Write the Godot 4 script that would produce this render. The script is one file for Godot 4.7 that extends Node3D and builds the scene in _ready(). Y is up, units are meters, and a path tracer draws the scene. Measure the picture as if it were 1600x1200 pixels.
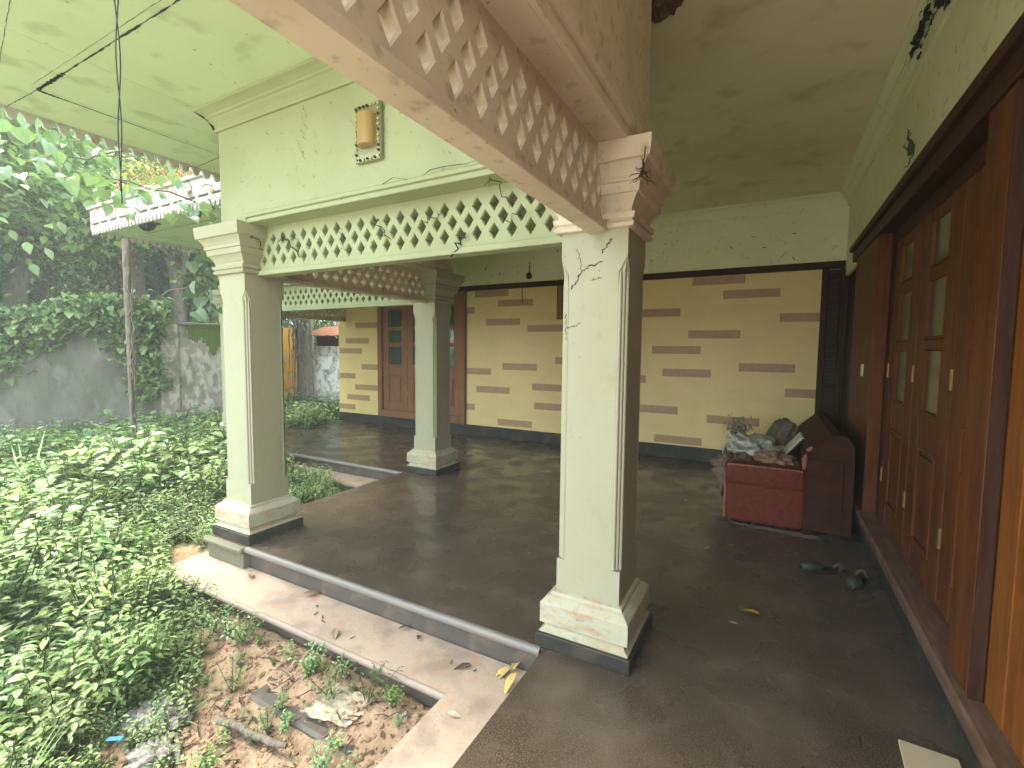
extends Node3D

var M := {}
var NAMES := {}
var rng := RandomNumberGenerator.new()
const UP := Vector3(0, 1, 0)

# ------------------------------------------------------------------ naming and tagging
func numbered(n: String) -> String:
	if not NAMES.has(n):
		NAMES[n] = 0
		return n
	NAMES[n] += 1
	return "%s_%03d" % [n, NAMES[n]]

func tag(o: Node, label := "", category := "", group := "", kind := ""):
	if label != "": o.set_meta("label", label)
	if category != "": o.set_meta("category", category)
	if group != "": o.set_meta("group", group)
	if kind != "": o.set_meta("kind", kind)
	return o

func thing(called: String, at: Vector3, label := "", category := "", group := "", kind := "") -> Node3D:
	var o := Node3D.new()
	o.name = numbered(called)
	add_child(o)
	o.position = at
	tag(o, label, category, group, kind)
	return o

func mesh_node(mesh: Mesh, called: String, m: Material, parent: Node3D = null) -> MeshInstance3D:
	var o := MeshInstance3D.new()
	o.mesh = mesh
	o.material_override = m
	if parent == null:
		o.name = numbered(called)
		add_child(o)
	else:
		o.name = called
		parent.add_child(o, true)
		if parent.get_parent() == self:      # shapes are given in world axes: bring them to the thing's own axes
			o.position = -parent.position
	return o

func obj(st: SurfaceTool, called: String, m: Material, parent: Node3D = null) -> MeshInstance3D:
	return mesh_node(st.commit(), called, m, parent)

func mb() -> SurfaceTool:
	var st := SurfaceTool.new()
	st.begin(Mesh.PRIMITIVE_TRIANGLES)
	return st

# ------------------------------------------------------------------ shapes
func tri(st: SurfaceTool, a: Vector3, b: Vector3, c: Vector3, want: Vector3):
	var n := (c - a).cross(b - a)
	if n.length_squared() < 1e-16: return
	n = n.normalized()
	if n.dot(want) < 0:
		st.set_normal(-n); st.add_vertex(a); st.add_vertex(c); st.add_vertex(b)
	else:
		st.set_normal(n); st.add_vertex(a); st.add_vertex(b); st.add_vertex(c)

func quad(st: SurfaceTool, a: Vector3, b: Vector3, c: Vector3, d: Vector3, want: Vector3):
	tri(st, a, b, c, want)
	tri(st, a, c, d, want)

# chamfered box between two corners, in an optional frame
func box(st: SurfaceTool, lo: Vector3, hi: Vector3, ch := 0.004, xf := Transform3D.IDENTITY):
	var c := (lo + hi) * 0.5
	var h := ((hi - lo) * 0.5).abs()
	ch = min(ch, min(h.x, min(h.y, h.z)) * 0.6)
	var P := func(sx, sy, sz, k):
		var q := Vector3(sx * (h.x - (0.0 if k == 0 else ch)), sy * (h.y - (0.0 if k == 1 else ch)), sz * (h.z - (0.0 if k == 2 else ch)))
		return xf * (c + q)
	for s in [-1, 1]:
		quad(st, P.call(s, -1, -1, 0), P.call(s, 1, -1, 0), P.call(s, 1, 1, 0), P.call(s, -1, 1, 0), xf.basis * Vector3(s, 0, 0))
		quad(st, P.call(-1, s, -1, 1), P.call(1, s, -1, 1), P.call(1, s, 1, 1), P.call(-1, s, 1, 1), xf.basis * Vector3(0, s, 0))
		quad(st, P.call(-1, -1, s, 2), P.call(1, -1, s, 2), P.call(1, 1, s, 2), P.call(-1, 1, s, 2), xf.basis * Vector3(0, 0, s))
		for t in [-1, 1]:
			quad(st, P.call(s, t, -1, 0), P.call(s, t, 1, 0), P.call(s, t, 1, 1), P.call(s, t, -1, 1), xf.basis * Vector3(s, t, 0))
			quad(st, P.call(s, -1, t, 0), P.call(s, 1, t, 0), P.call(s, 1, t, 2), P.call(s, -1, t, 2), xf.basis * Vector3(s, 0, t))
			quad(st, P.call(-1, s, t, 1), P.call(1, s, t, 1), P.call(1, s, t, 2), P.call(-1, s, t, 2), xf.basis * Vector3(0, s, t))
			for u in [-1, 1]:
				tri(st, P.call(s, t, u, 0), P.call(s, t, u, 1), P.call(s, t, u, 2), xf.basis * Vector3(s, t, u))

# stacked square mouldings: rows of [height, half width x, half width z] round a vertical axis
func loft(st: SurfaceTool, cx: float, cz: float, rows: Array):
	for i in rows.size() - 1:
		var a = rows[i]
		var b = rows[i + 1]
		for s in [[1, 0], [-1, 0], [0, 1], [0, -1]]:
			var w = Vector3(s[0], 0, s[1]) * (b[0] - a[0]) + UP * (a[1] - b[1])
			var t = Vector3(-s[1], 0, s[0])
			var A0 = Vector3(cx + s[0] * a[1] - t.x * a[1], a[0], cz + s[1] * a[2] - t.z * a[2])
			var A1 = Vector3(cx + s[0] * a[1] + t.x * a[1], a[0], cz + s[1] * a[2] + t.z * a[2])
			var B0 = Vector3(cx + s[0] * b[1] - t.x * b[1], b[0], cz + s[1] * b[2] - t.z * b[2])
			var B1 = Vector3(cx + s[0] * b[1] + t.x * b[1], b[0], cz + s[1] * b[2] + t.z * b[2])
			quad(st, A0, A1, B1, B0, w)
	for e in [rows[0], rows[-1]]:
		quad(st, Vector3(cx - e[1], e[0], cz - e[2]), Vector3(cx + e[1], e[0], cz - e[2]), Vector3(cx + e[1], e[0], cz + e[2]), Vector3(cx - e[1], e[0], cz + e[2]), UP * (-1.0 if e == rows[0] else 1.0))

# a moulding: closed profile of (out, up) points pushed from a to b
func sweep(st: SurfaceTool, prof: Array, a: Vector3, b: Vector3, out: Vector3, ma := 0.0, mb_ := 0.0):
	var dr := (b - a).normalized()
	var n := prof.size()
	var area := 0.0
	var mid := Vector2.ZERO
	for i in n:
		var p: Vector2 = prof[i]
		var q: Vector2 = prof[(i + 1) % n]
		area += p.x * q.y - q.x * p.y
		mid += p / n
	for i in n:
		var p: Vector2 = prof[i]
		var q: Vector2 = prof[(i + 1) % n]
		var e := q - p
		var nn := Vector2(e.y, -e.x) * signf(area)
		var ap := a + (out - dr * ma) * p.x + UP * p.y
		var aq := a + (out - dr * ma) * q.x + UP * q.y
		var bp := b + (out + dr * mb_) * p.x + UP * p.y
		var bq := b + (out + dr * mb_) * q.x + UP * q.y
		quad(st, ap, bp, bq, aq, out * nn.x + UP * nn.y)
		tri(st, ap, aq, a + (out - dr * ma) * mid.x + UP * mid.y, a - b)
		tri(st, bp, bq, b + (out + dr * mb_) * mid.x + UP * mid.y, b - a)

func tube(st: SurfaceTool, pts: Array, radii: Array, sides := 6):
	var rings := []
	for i in pts.size():
		var d: Vector3 = (pts[min(i + 1, pts.size() - 1)] - pts[max(i - 1, 0)]).normalized()
		var x := d.cross(UP if absf(d.y) < 0.9 else Vector3.RIGHT).normalized()
		var y := d.cross(x)
		var ring := []
		for k in sides:
			var t := TAU * k / sides
			ring.append([pts[i] + (x * cos(t) + y * sin(t)) * radii[i], x * cos(t) + y * sin(t)])
		rings.append(ring)
	for i in pts.size() - 1:
		for k in sides:
			var a = rings[i][k]
			var b = rings[i][(k + 1) % sides]
			var c = rings[i + 1][(k + 1) % sides]
			var d = rings[i + 1][k]
			var f = (c[0] - a[0]).cross(b[0] - a[0])
			var order = [a, b, c, a, c, d] if f.dot(a[1]) > 0 else [a, c, b, a, d, c]
			for v in order:
				st.set_normal(v[1]); st.add_vertex(v[0])
	for e in [0, pts.size() - 1]:
		var o: Vector3 = pts[e]
		var w: Vector3 = (pts[0] - pts[1]) if e == 0 else (pts[-1] - pts[-2])
		for k in sides:
			tri(st, rings[e][k][0], rings[e][(k + 1) % sides][0], o, w)

# thin raised strip following points on a surface, of uneven width
func ribbon(st: SurfaceTool, pts: Array, w: float, n: Vector3, lift := 0.0015):
	var L := []
	for i in pts.size():
		var d: Vector3 = (pts[min(i + 1, pts.size() - 1)] - pts[max(i - 1, 0)]).normalized()
		var s := d.cross(n).normalized() * w * rng.randf_range(0.25, 1.0)
		if i == 0 or i == pts.size() - 1: s *= 0.15
		L.append([pts[i] + s + n * lift, pts[i] - s + n * lift])
	for i in pts.size() - 1:
		quad(st, L[i][0], L[i + 1][0], L[i + 1][1], L[i][1], n)

func wander(a: Vector3, b: Vector3, steps: int, amp: float, n := Vector3.ZERO) -> Array:
	var out := []
	for i in steps + 1:
		var p := a.lerp(b, float(i) / steps)
		if i > 0 and i < steps:
			var j := Vector3(rng.randf_range(-1, 1), rng.randf_range(-1, 1), rng.randf_range(-1, 1)) * amp
			p += j - n * j.dot(n)
		out.append(p)
	return out

# lumpy rounded body
func blob(st: SurfaceTool, c: Vector3, r: Vector3, amp: float, freq: float, sd: int, seg := 20, flat_below := -9.0, rot := 0.0, boxy := 1.0, lean := 0.0):
	var fn := FastNoiseLite.new()
	fn.seed = sd
	fn.frequency = freq
	fn.fractal_octaves = 3
	var rows := seg / 2
	var g := []
	for i in rows + 1:
		var row := []
		for k in seg:
			var th := PI * i / rows
			var ph := TAU * k / seg
			var d := Vector3(sin(th) * cos(ph), cos(th), sin(th) * sin(ph))
			var q := Vector3(signf(d.x) * pow(absf(d.x), boxy), signf(d.y) * pow(absf(d.y), boxy), signf(d.z) * pow(absf(d.z), boxy)) * (1.0 + amp * fn.get_noise_3dv(d * 10.0))
			q = (q * r).rotated(Vector3(0, 0, 1), lean).rotated(UP, rot)
			q.y = max(q.y, flat_below)
			row.append(c + q)
		g.append(row)
	for i in rows:
		for k in seg:
			var a: Vector3 = g[i][k]
			quad(st, a, g[i][(k + 1) % seg], g[i + 1][(k + 1) % seg], g[i + 1][k], a - c)

func rounded(o: SurfaceTool) -> ArrayMesh:      # smooth normals over a faceted body
	var m := o.commit()
	var s := SurfaceTool.new()
	s.begin(Mesh.PRIMITIVE_TRIANGLES)
	s.set_smooth_group(0)
	var ar := m.surface_get_arrays(0)
	var v: PackedVector3Array = ar[Mesh.ARRAY_VERTEX]
	for p in v:
		s.add_vertex(Vector3(snappedf(p.x, 0.0004), snappedf(p.y, 0.0004), snappedf(p.z, 0.0004)))
	s.generate_normals()
	return s.commit()

# ------------------------------------------------------------------ procedural materials
func noise_img(size: int, sd: int, freq: float, oct := 4, cell := false) -> PackedByteArray:
	var n := FastNoiseLite.new()
	n.seed = sd
	n.frequency = freq
	n.noise_type = FastNoiseLite.TYPE_CELLULAR if cell else FastNoiseLite.TYPE_SIMPLEX_SMOOTH
	n.fractal_octaves = oct
	var im := n.get_seamless_image(size, size, false, false, 0.15, true)
	im.convert(Image.FORMAT_L8)
	return im.get_data()

# layers of [seed, frequency, octaves, low, high, colour, strength]; colours are linear base colours
func tex(size: int, base: Color, layers: Array) -> ImageTexture:
	var px := size * size
	var R := PackedFloat32Array(); R.resize(px); R.fill(base.r)
	var G := PackedFloat32Array(); G.resize(px); G.fill(base.g)
	var B := PackedFloat32Array(); B.resize(px); B.fill(base.b)
	for L in layers:
		var d := noise_img(size, L[0], L[1], L[2])
		var lut := PackedFloat32Array()
		lut.resize(256)
		for i in 256: lut[i] = clampf((i / 255.0 - L[3]) / (L[4] - L[3]), 0, 1) * L[6]
		var c: Color = L[5]
		for i in px:
			var t := lut[d[i]]
			if t > 0.0:
				R[i] += (c.r - R[i]) * t
				G[i] += (c.g - G[i]) * t
				B[i] += (c.b - B[i]) * t
	var out := PackedByteArray()
	out.resize(px * 3)
	for i in px:
		var c := Color(R[i], G[i], B[i]).linear_to_srgb()
		out[i * 3] = int(clampf(c.r, 0, 1) * 255)
		out[i * 3 + 1] = int(clampf(c.g, 0, 1) * 255)
		out[i * 3 + 2] = int(clampf(c.b, 0, 1) * 255)
	return ImageTexture.create_from_image(Image.create_from_data(size, size, false, Image.FORMAT_RGB8, out))

func grey(size: int, sd: int, freq: float, oct: int, lo: float, hi: float) -> ImageTexture:
	var d := noise_img(size, sd, freq, oct)
	for i in d.size(): d[i] = int(clampf(lo + (hi - lo) * d[i] / 255.0, 0, 1) * 255)
	return ImageTexture.create_from_image(Image.create_from_data(size, size, false, Image.FORMAT_L8, d))

func bump(size: int, sd: int, freq: float, oct: int, strength: float) -> ImageTexture:
	var im := Image.create_from_data(size, size, false, Image.FORMAT_L8, noise_img(size, sd, freq, oct))
	im.convert(Image.FORMAT_RGBA8)
	im.bump_map_to_normal_map(strength)
	return ImageTexture.create_from_image(im)

func mat(t: Texture2D, scale := Vector3.ONE, rough := 0.8, world := true, normal: Texture2D = null, nscale := 1.0, rtex: Texture2D = null) -> StandardMaterial3D:
	var m := StandardMaterial3D.new()
	m.albedo_texture = t
	m.uv1_triplanar = true
	m.uv1_world_triplanar = world
	m.uv1_scale = scale
	m.roughness = rough
	if normal:
		m.normal_enabled = true
		m.normal_texture = normal
		m.normal_scale = nscale
	if rtex:
		m.roughness = 1.0
		m.roughness_texture = rtex
	return m

func flat(c: Color, rough := 0.7, metal := 0.0) -> StandardMaterial3D:
	var m := StandardMaterial3D.new()
	m.albedo_color = c.linear_to_srgb()
	m.roughness = rough
	m.metallic = metal
	return m

func leafmat(back: Color, rough := 0.45) -> StandardMaterial3D:
	var m := StandardMaterial3D.new()
	m.vertex_color_use_as_albedo = true
	m.roughness = rough
	m.backlight_enabled = true
	m.backlight = back.linear_to_srgb()
	return m

func lc(r: float, g: float, b: float) -> Color: return Color(r, g, b)

func materials():
	var nplaster := bump(512, 91, 0.02, 4, 2.0)
	M.paint_lightened = mat(tex(512, lc(0.77, 0.79, 0.52), [[4, 0.004, 3, 0.4, 0.9, lc(0.70, 0.71, 0.45), 0.8], [5, 0.03, 4, 0.72, 0.85, lc(0.5, 0.5, 0.33), 0.5], [6, 0.09, 2, 0.86, 0.93, lc(0.12, 0.12, 0.08), 0.8]]), Vector3.ONE * 0.45, 0.75, true, nplaster, 0.35)  # same green paint, lightened indoors to make up for missing light
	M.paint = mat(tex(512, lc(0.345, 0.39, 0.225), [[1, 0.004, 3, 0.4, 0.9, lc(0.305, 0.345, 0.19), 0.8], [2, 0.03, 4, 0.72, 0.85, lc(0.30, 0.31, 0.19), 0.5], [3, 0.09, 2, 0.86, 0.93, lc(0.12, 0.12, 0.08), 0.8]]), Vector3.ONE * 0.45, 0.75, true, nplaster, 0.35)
	M.soffit = mat(tex(512, lc(0.60, 0.71, 0.47), [[11, 0.004, 3, 0.4, 0.9, lc(0.54, 0.65, 0.41), 0.8], [12, 0.012, 4, 0.66, 0.9, lc(0.42, 0.48, 0.29), 0.6], [13, 0.07, 2, 0.9, 0.95, lc(0.10, 0.12, 0.06), 0.7]]), Vector3.ONE * 0.4, 0.8, true, nplaster, 0.3)
	M.column = mat(tex(512, lc(0.36, 0.36, 0.25), [[21, 0.006, 3, 0.45, 0.95, lc(0.345, 0.34, 0.22), 0.9], [22, 0.02, 4, 0.7, 0.86, lc(0.30, 0.28, 0.19), 0.45], [23, 0.1, 2, 0.86, 0.92, lc(0.13, 0.11, 0.08), 0.85]]), Vector3(0.8, 0.45, 0.8), 0.6, true, nplaster, 0.3)
	M.base = mat(tex(512, lc(0.45, 0.44, 0.33), [[31, 0.012, 4, 0.45, 0.8, lc(0.42, 0.31, 0.185), 0.75], [32, 0.05, 3, 0.66, 0.8, lc(0.30, 0.24, 0.17), 0.7], [33, 0.02, 3, 0.7, 0.85, lc(0.42, 0.26, 0.15), 0.6]]), Vector3(0.7, 1.6, 0.7), 0.75, true, nplaster, 0.6)
	M.lintel = mat(tex(512, lc(0.66, 0.58, 0.44), [[41, 0.008, 4, 0.4, 0.85, lc(0.57, 0.49, 0.36), 0.8], [42, 0.03, 4, 0.68, 0.85, lc(0.36, 0.31, 0.24), 0.6], [43, 0.1, 2, 0.84, 0.92, lc(0.10, 0.08, 0.06), 0.8]]), Vector3.ONE * 0.7, 0.75, true, nplaster, 0.35)  # wall paint tinted pinkish to carry warm bounce from floor and doors
	M.ceiling = mat(tex(512, lc(0.80, 0.76, 0.52), [[51, 0.004, 4, 0.35, 0.75, lc(0.70, 0.65, 0.42), 0.9], [52, 0.012, 4, 0.62, 0.9, lc(0.50, 0.46, 0.30), 0.6], [53, 0.004, 3, 0.6, 0.9, lc(0.82, 0.80, 0.60), 0.6]]), Vector3(0.32, 0.32, 0.32), 0.85, true, nplaster, 0.3)
	M.cream = mat(tex(512, lc(0.74, 0.60, 0.26), [[61, 0.006, 3, 0.4, 0.9, lc(0.68, 0.55, 0.23), 0.7], [62, 0.05, 3, 0.7, 0.9, lc(0.62, 0.48, 0.21), 0.4]]), Vector3(0.5, 0.8, 0.5), 0.5, true, nplaster, 0.15)
	M.brown_tile = mat(tex(256, lc(0.41, 0.27, 0.14), [[71, 0.03, 4, 0.4, 0.9, lc(0.34, 0.22, 0.11), 0.8], [72, 0.1, 2, 0.7, 0.9, lc(0.40, 0.29, 0.19), 0.5]]), Vector3.ONE * 1.2, 0.5)
	var fl := tex(1024, lc(0.060, 0.044, 0.033), [[81, 0.16, 2, 0.45, 0.85, lc(0.165, 0.125, 0.095), 0.9], [82, 0.22, 1, 0.62, 0.9, lc(0.03, 0.025, 0.022), 0.8], [83, 0.0035, 5, 0.45, 0.95, lc(0.16, 0.125, 0.10), 0.45], [84, 0.010, 5, 0.60, 0.95, lc(0.17, 0.145, 0.125), 0.22], [88, 0.05, 4, 0.55, 0.85, lc(0.10, 0.08, 0.068), 0.4], [86, 0.2, 2, 0.88, 0.95, lc(0.30, 0.26, 0.21), 0.7]])
	M.floor = mat(fl, Vector3.ONE * 0.62, 0.4, true, bump(512, 85, 0.01, 3, 1.2), 0.12, grey(512, 87, 0.006, 5, 0.08, 0.44))
	M.granite = mat(tex(512, lc(0.034, 0.033, 0.029), [[92, 0.2, 2, 0.55, 0.9, lc(0.07, 0.066, 0.058), 0.6], [93, 0.008, 3, 0.5, 0.9, lc(0.10, 0.085, 0.065), 0.6]]), Vector3.ONE * 0.8, 0.5)
	M.granite.metallic_specular = 0.35
	M.nosing = mat(tex(512, lc(0.19, 0.18, 0.17), [[94, 0.18, 2, 0.5, 0.9, lc(0.22, 0.20, 0.19), 0.6], [95, 0.01, 3, 0.5, 0.9, lc(0.30, 0.25, 0.2), 0.5]]), Vector3.ONE * 0.8, 0.3)
	M.step_edge = mat(tex(512, lc(0.30, 0.25, 0.21), [[194, 0.05, 3, 0.5, 0.9, lc(0.20, 0.18, 0.165), 0.8], [195, 0.01, 3, 0.5, 0.9, lc(0.38, 0.30, 0.24), 0.6]]), Vector3.ONE * 0.8, 0.5)
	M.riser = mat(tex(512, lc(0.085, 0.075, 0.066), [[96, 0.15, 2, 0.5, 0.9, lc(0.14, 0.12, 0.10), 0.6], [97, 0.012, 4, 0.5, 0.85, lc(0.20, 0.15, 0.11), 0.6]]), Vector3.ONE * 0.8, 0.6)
	M.tread = mat(tex(512, lc(0.46, 0.36, 0.285), [[98, 0.008, 4, 0.4, 0.8, lc(0.29, 0.23, 0.185), 0.8], [99, 0.02, 4, 0.62, 0.85, lc(0.45, 0.35, 0.26), 0.7], [100, 0.14, 2, 0.72, 0.9, lc(0.15, 0.11, 0.085), 0.6], [101, 0.012, 3, 0.72, 0.9, lc(0.45, 0.27, 0.17), 0.6]]), Vector3.ONE * 0.75, 0.75, true, bump(512, 102, 0.05, 3, 1.5), 0.4)
	M.bounce_pale = mat(tex(256, lc(0.46, 0.41, 0.33), [[180, 0.02, 4, 0.4, 0.8, lc(0.38, 0.33, 0.26), 0.8]]), Vector3.ONE * 0.4, 0.95)  # pale tint of the unseen slab that bounces daylight
	M.mossy_stone = mat(tex(512, lc(0.16, 0.16, 0.12), [[103, 0.02, 4, 0.45, 0.8, lc(0.12, 0.15, 0.07), 0.8], [104, 0.08, 3, 0.6, 0.9, lc(0.26, 0.24, 0.18), 0.6]]), Vector3.ONE * 1.2, 0.8)
	M.soil = mat(tex(512, lc(0.33, 0.225, 0.15), [[111, 0.012, 4, 0.4, 0.75, lc(0.21, 0.145, 0.095), 0.85], [112, 0.05, 4, 0.6, 0.8, lc(0.44, 0.33, 0.23), 0.7], [113, 0.16, 2, 0.7, 0.88, lc(0.08, 0.055, 0.04), 0.7], [114, 0.01, 3, 0.62, 0.85, lc(0.08, 0.11, 0.04), 0.7]]), Vector3.ONE * 0.9, 0.95, true, bump(512, 115, 0.05, 5, 5.0), 1.2)
	var wn := bump(256, 121, 0.03, 4, 2.0)
	M.wood = mat(tex(512, lc(0.125, 0.040, 0.013), [[122, 0.02, 4, 0.4, 0.8, lc(0.06, 0.024, 0.011), 0.85], [188, 0.006, 4, 0.55, 0.85, lc(0.17, 0.065, 0.02), 0.6], [123, 0.09, 2, 0.6, 0.9, lc(0.19, 0.065, 0.025), 0.6]]), Vector3(2.2, 0.22, 2.2), 0.5, true, wn, 0.3)
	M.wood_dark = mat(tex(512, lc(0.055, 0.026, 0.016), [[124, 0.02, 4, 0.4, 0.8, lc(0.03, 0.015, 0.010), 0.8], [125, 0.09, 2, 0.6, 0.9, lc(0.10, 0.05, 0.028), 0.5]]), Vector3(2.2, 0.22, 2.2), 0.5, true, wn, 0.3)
	M.wood_bright = mat(tex(512, lc(0.25, 0.085, 0.016), [[126, 0.02, 4, 0.4, 0.8, lc(0.15, 0.05, 0.012), 0.8], [127, 0.09, 2, 0.6, 0.9, lc(0.27, 0.105, 0.025), 0.6]]), Vector3(2.2, 0.2, 2.2), 0.5, true, wn, 0.3)
	M.wood_pale = mat(tex(512, lc(0.25, 0.125, 0.065), [[128, 0.02, 4, 0.4, 0.8, lc(0.18, 0.085, 0.045), 0.8], [129, 0.09, 2, 0.6, 0.9, lc(0.33, 0.18, 0.10), 0.6]]), Vector3(2.2, 0.22, 2.2), 0.4, true, wn, 0.3)
	M.wood_dusty = mat(tex(512, lc(0.13, 0.075, 0.05), [[130, 0.02, 4, 0.4, 0.8, lc(0.19, 0.13, 0.095), 0.8], [131, 0.09, 2, 0.6, 0.9, lc(0.12, 0.06, 0.035), 0.6]]), Vector3(2.2, 1.0, 0.4), 0.6, true, wn, 0.3)
	M.oldwall = mat(tex(512, lc(0.17, 0.165, 0.14), [[132, 0.008, 4, 0.4, 0.7, lc(0.10, 0.10, 0.085), 0.85], [133, 0.012, 4, 0.6, 0.8, lc(0.24, 0.23, 0.20), 0.75], [134, 0.01, 3, 0.6, 0.85, lc(0.12, 0.15, 0.07), 0.6], [135, 0.06, 3, 0.7, 0.9, lc(0.05, 0.05, 0.04), 0.6]]), Vector3(0.5, 0.2, 0.5), 0.9, true, nplaster, 0.8)
	M.peeling = mat(tex(512, lc(0.50, 0.47, 0.42), [[136, 0.012, 5, 0.45, 0.6, lc(0.20, 0.18, 0.15), 0.9], [137, 0.02, 4, 0.6, 0.75, lc(0.34, 0.25, 0.16), 0.7], [138, 0.01, 3, 0.6, 0.85, lc(0.13, 0.15, 0.08), 0.7]]), Vector3(0.8, 0.35, 0.8), 0.9, true, nplaster, 0.8)
	M.shedwall = mat(tex(512, lc(0.72, 0.72, 0.72), [[139, 0.02, 5, 0.55, 0.66, lc(0.16, 0.15, 0.15), 0.85], [140, 0.012, 4, 0.6, 0.8, lc(0.55, 0.47, 0.38), 0.6]]), Vector3(0.6, 0.3, 0.6), 0.9)
	M.orange = mat(tex(256, lc(0.80, 0.40, 0.04), [[141, 0.01, 4, 0.45, 0.9, lc(0.62, 0.30, 0.05), 0.8], [142, 0.02, 4, 0.66, 0.8, lc(0.65, 0.42, 0.28), 0.7]]), Vector3.ONE * 0.4, 0.8)
	M.moss = mat(tex(256, lc(0.10, 0.16, 0.025), [[143, 0.05, 4, 0.4, 0.8, lc(0.06, 0.10, 0.018), 0.9], [144, 0.15, 2, 0.6, 0.9, lc(0.16, 0.22, 0.05), 0.6]]), Vector3.ONE * 1.5, 1.0, true, bump(256, 145, 0.08, 4, 5.0), 1.0)
	M.fascia = mat(tex(512, lc(0.50, 0.49, 0.46), [[146, 0.02, 4, 0.5, 0.8, lc(0.34, 0.31, 0.27), 0.7], [147, 0.012, 4, 0.66, 0.85, lc(0.36, 0.17, 0.09), 0.7]]), Vector3(0.6, 0.6, 0.6), 0.85)
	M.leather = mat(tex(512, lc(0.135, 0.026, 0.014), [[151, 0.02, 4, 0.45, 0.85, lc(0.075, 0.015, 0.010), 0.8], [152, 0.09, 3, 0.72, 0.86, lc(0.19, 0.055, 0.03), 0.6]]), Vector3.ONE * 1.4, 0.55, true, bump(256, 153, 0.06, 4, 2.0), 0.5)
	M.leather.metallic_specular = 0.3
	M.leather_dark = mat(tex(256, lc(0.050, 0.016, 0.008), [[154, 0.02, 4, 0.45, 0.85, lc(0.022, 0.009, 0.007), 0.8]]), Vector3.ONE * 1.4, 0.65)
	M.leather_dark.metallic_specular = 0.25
	M.worn = mat(tex(256, lc(0.30, 0.17, 0.10), [[155, 0.06, 4, 0.35, 0.6, lc(0.17, 0.03, 0.014), 0.95]]), Vector3.ONE * 4.0, 0.8)
	M.cloth_pale = mat(tex(256, lc(0.50, 0.52, 0.46), [[156, 0.03, 4, 0.5, 0.85, lc(0.26, 0.27, 0.22), 0.8]]), Vector3.ONE * 2.0, 0.9)
	M.cloth_brown = mat(tex(256, lc(0.17, 0.12, 0.085), [[157, 0.03, 4, 0.5, 0.85, lc(0.09, 0.06, 0.045), 0.8]]), Vector3.ONE * 2.0, 0.95)
	M.cloth_grey = mat(tex(256, lc(0.14, 0.115, 0.085), [[158, 0.03, 4, 0.5, 0.85, lc(0.07, 0.06, 0.045), 0.8]]), Vector3.ONE * 2.0, 0.95)
	M.bark = mat(tex(512, lc(0.17, 0.145, 0.115), [[161, 0.03, 4, 0.4, 0.8, lc(0.08, 0.068, 0.055), 0.9], [162, 0.02, 4, 0.6, 0.85, lc(0.24, 0.23, 0.19), 0.7]]), Vector3(1.5, 0.4, 1.5), 0.95, true, bump(256, 163, 0.05, 4, 4.0), 1.0)
	M.ash = mat(tex(256, lc(0.26, 0.25, 0.235), [[164, 0.04, 4, 0.4, 0.8, lc(0.15, 0.135, 0.12), 0.8]]), Vector3.ONE * 2.5, 1.0, true, bump(256, 165, 0.08, 5, 6.0), 1.0)
	M.grime = flat(lc(0.045, 0.05, 0.032), 0.95)
	M.soot = flat(lc(0.022, 0.026, 0.026), 0.95)
	M.dry = flat(lc(0.05, 0.038, 0.022), 0.95)
	M.black = flat(lc(0.012, 0.012, 0.013), 0.45)
	M.brass = flat(lc(0.36, 0.24, 0.09), 0.5, 0.8)
	M.glass = flat(lc(0.09, 0.085, 0.045), 0.22)
	M.glass.metallic_specular = 0.5
	for k in ["wood", "wood_bright", "wood_dark", "wood_pale", "wood_dusty"]: M[k].metallic_specular = 0.25
	M.pane = StandardMaterial3D.new()
	M.pane.transparency = BaseMaterial3D.TRANSPARENCY_ALPHA
	M.pane.albedo_color = Color(0.35, 0.42, 0.40, 0.25)
	M.pane.roughness = 0.05
	M.white_plastic = flat(lc(0.62, 0.60, 0.52), 0.5)
	M.terracotta = mat(tex(256, lc(0.42, 0.16, 0.085), [[171, 0.03, 4, 0.45, 0.8, lc(0.28, 0.11, 0.06), 0.8]]), Vector3.ONE * 1.0, 0.9)
	M.leaf = leafmat(lc(0.55, 0.62, 0.30), 0.42)
	M.leaf_tree = leafmat(lc(0.55, 0.62, 0.30), 0.4)
	M.leaf_dry = leafmat(lc(0.30, 0.24, 0.10), 0.8)

# ------------------------------------------------------------------ leaves and plants
func leaf(st: SurfaceTool, base: Vector3, dir: Vector3, up: Vector3, ln: float, w: float, c: Color, droop := 0.25, heart := false):
	dir = dir.normalized()
	var side := dir.cross(up).normalized()
	var nrm := side.cross(dir).normalized()
	var k := [[0.0, 0.05], [0.2, 0.92 if heart else 0.6], [0.48, 0.92], [0.78, 0.5], [1.0, 0.0]] if ln < 0.125 else [[0.0, 0.04], [0.07, 0.62 if heart else 0.3], [0.2, 0.95 if heart else 0.62], [0.36, 1.0 if heart else 0.9], [0.54, 0.86], [0.72, 0.6], [0.87, 0.28], [1.0, 0.0]]
	var prev := []
	for i in k.size():
		var t: float = k[i][0]
		var mid := base + dir * ln * t - nrm * droop * ln * t * t
		var half: float = w * 0.5 * k[i][1]
		var back := dir * (-0.10 * ln if heart and i == 1 else 0.0)
		var l := mid + side * half + nrm * half * 0.28 + back
		var r := mid - side * half + nrm * half * 0.28 + back
		if prev.size():
			st.set_color(c)
			tri(st, prev[0], l, mid, nrm)
			tri(st, prev[0], mid, prev[1], nrm)
			st.set_color(Color(c.r * 0.9, c.g * 0.92, c.b * 0.9))
			tri(st, prev[2], prev[1], mid, nrm)
			tri(st, prev[2], mid, r, nrm)
		prev = [l, mid, r]

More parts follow.
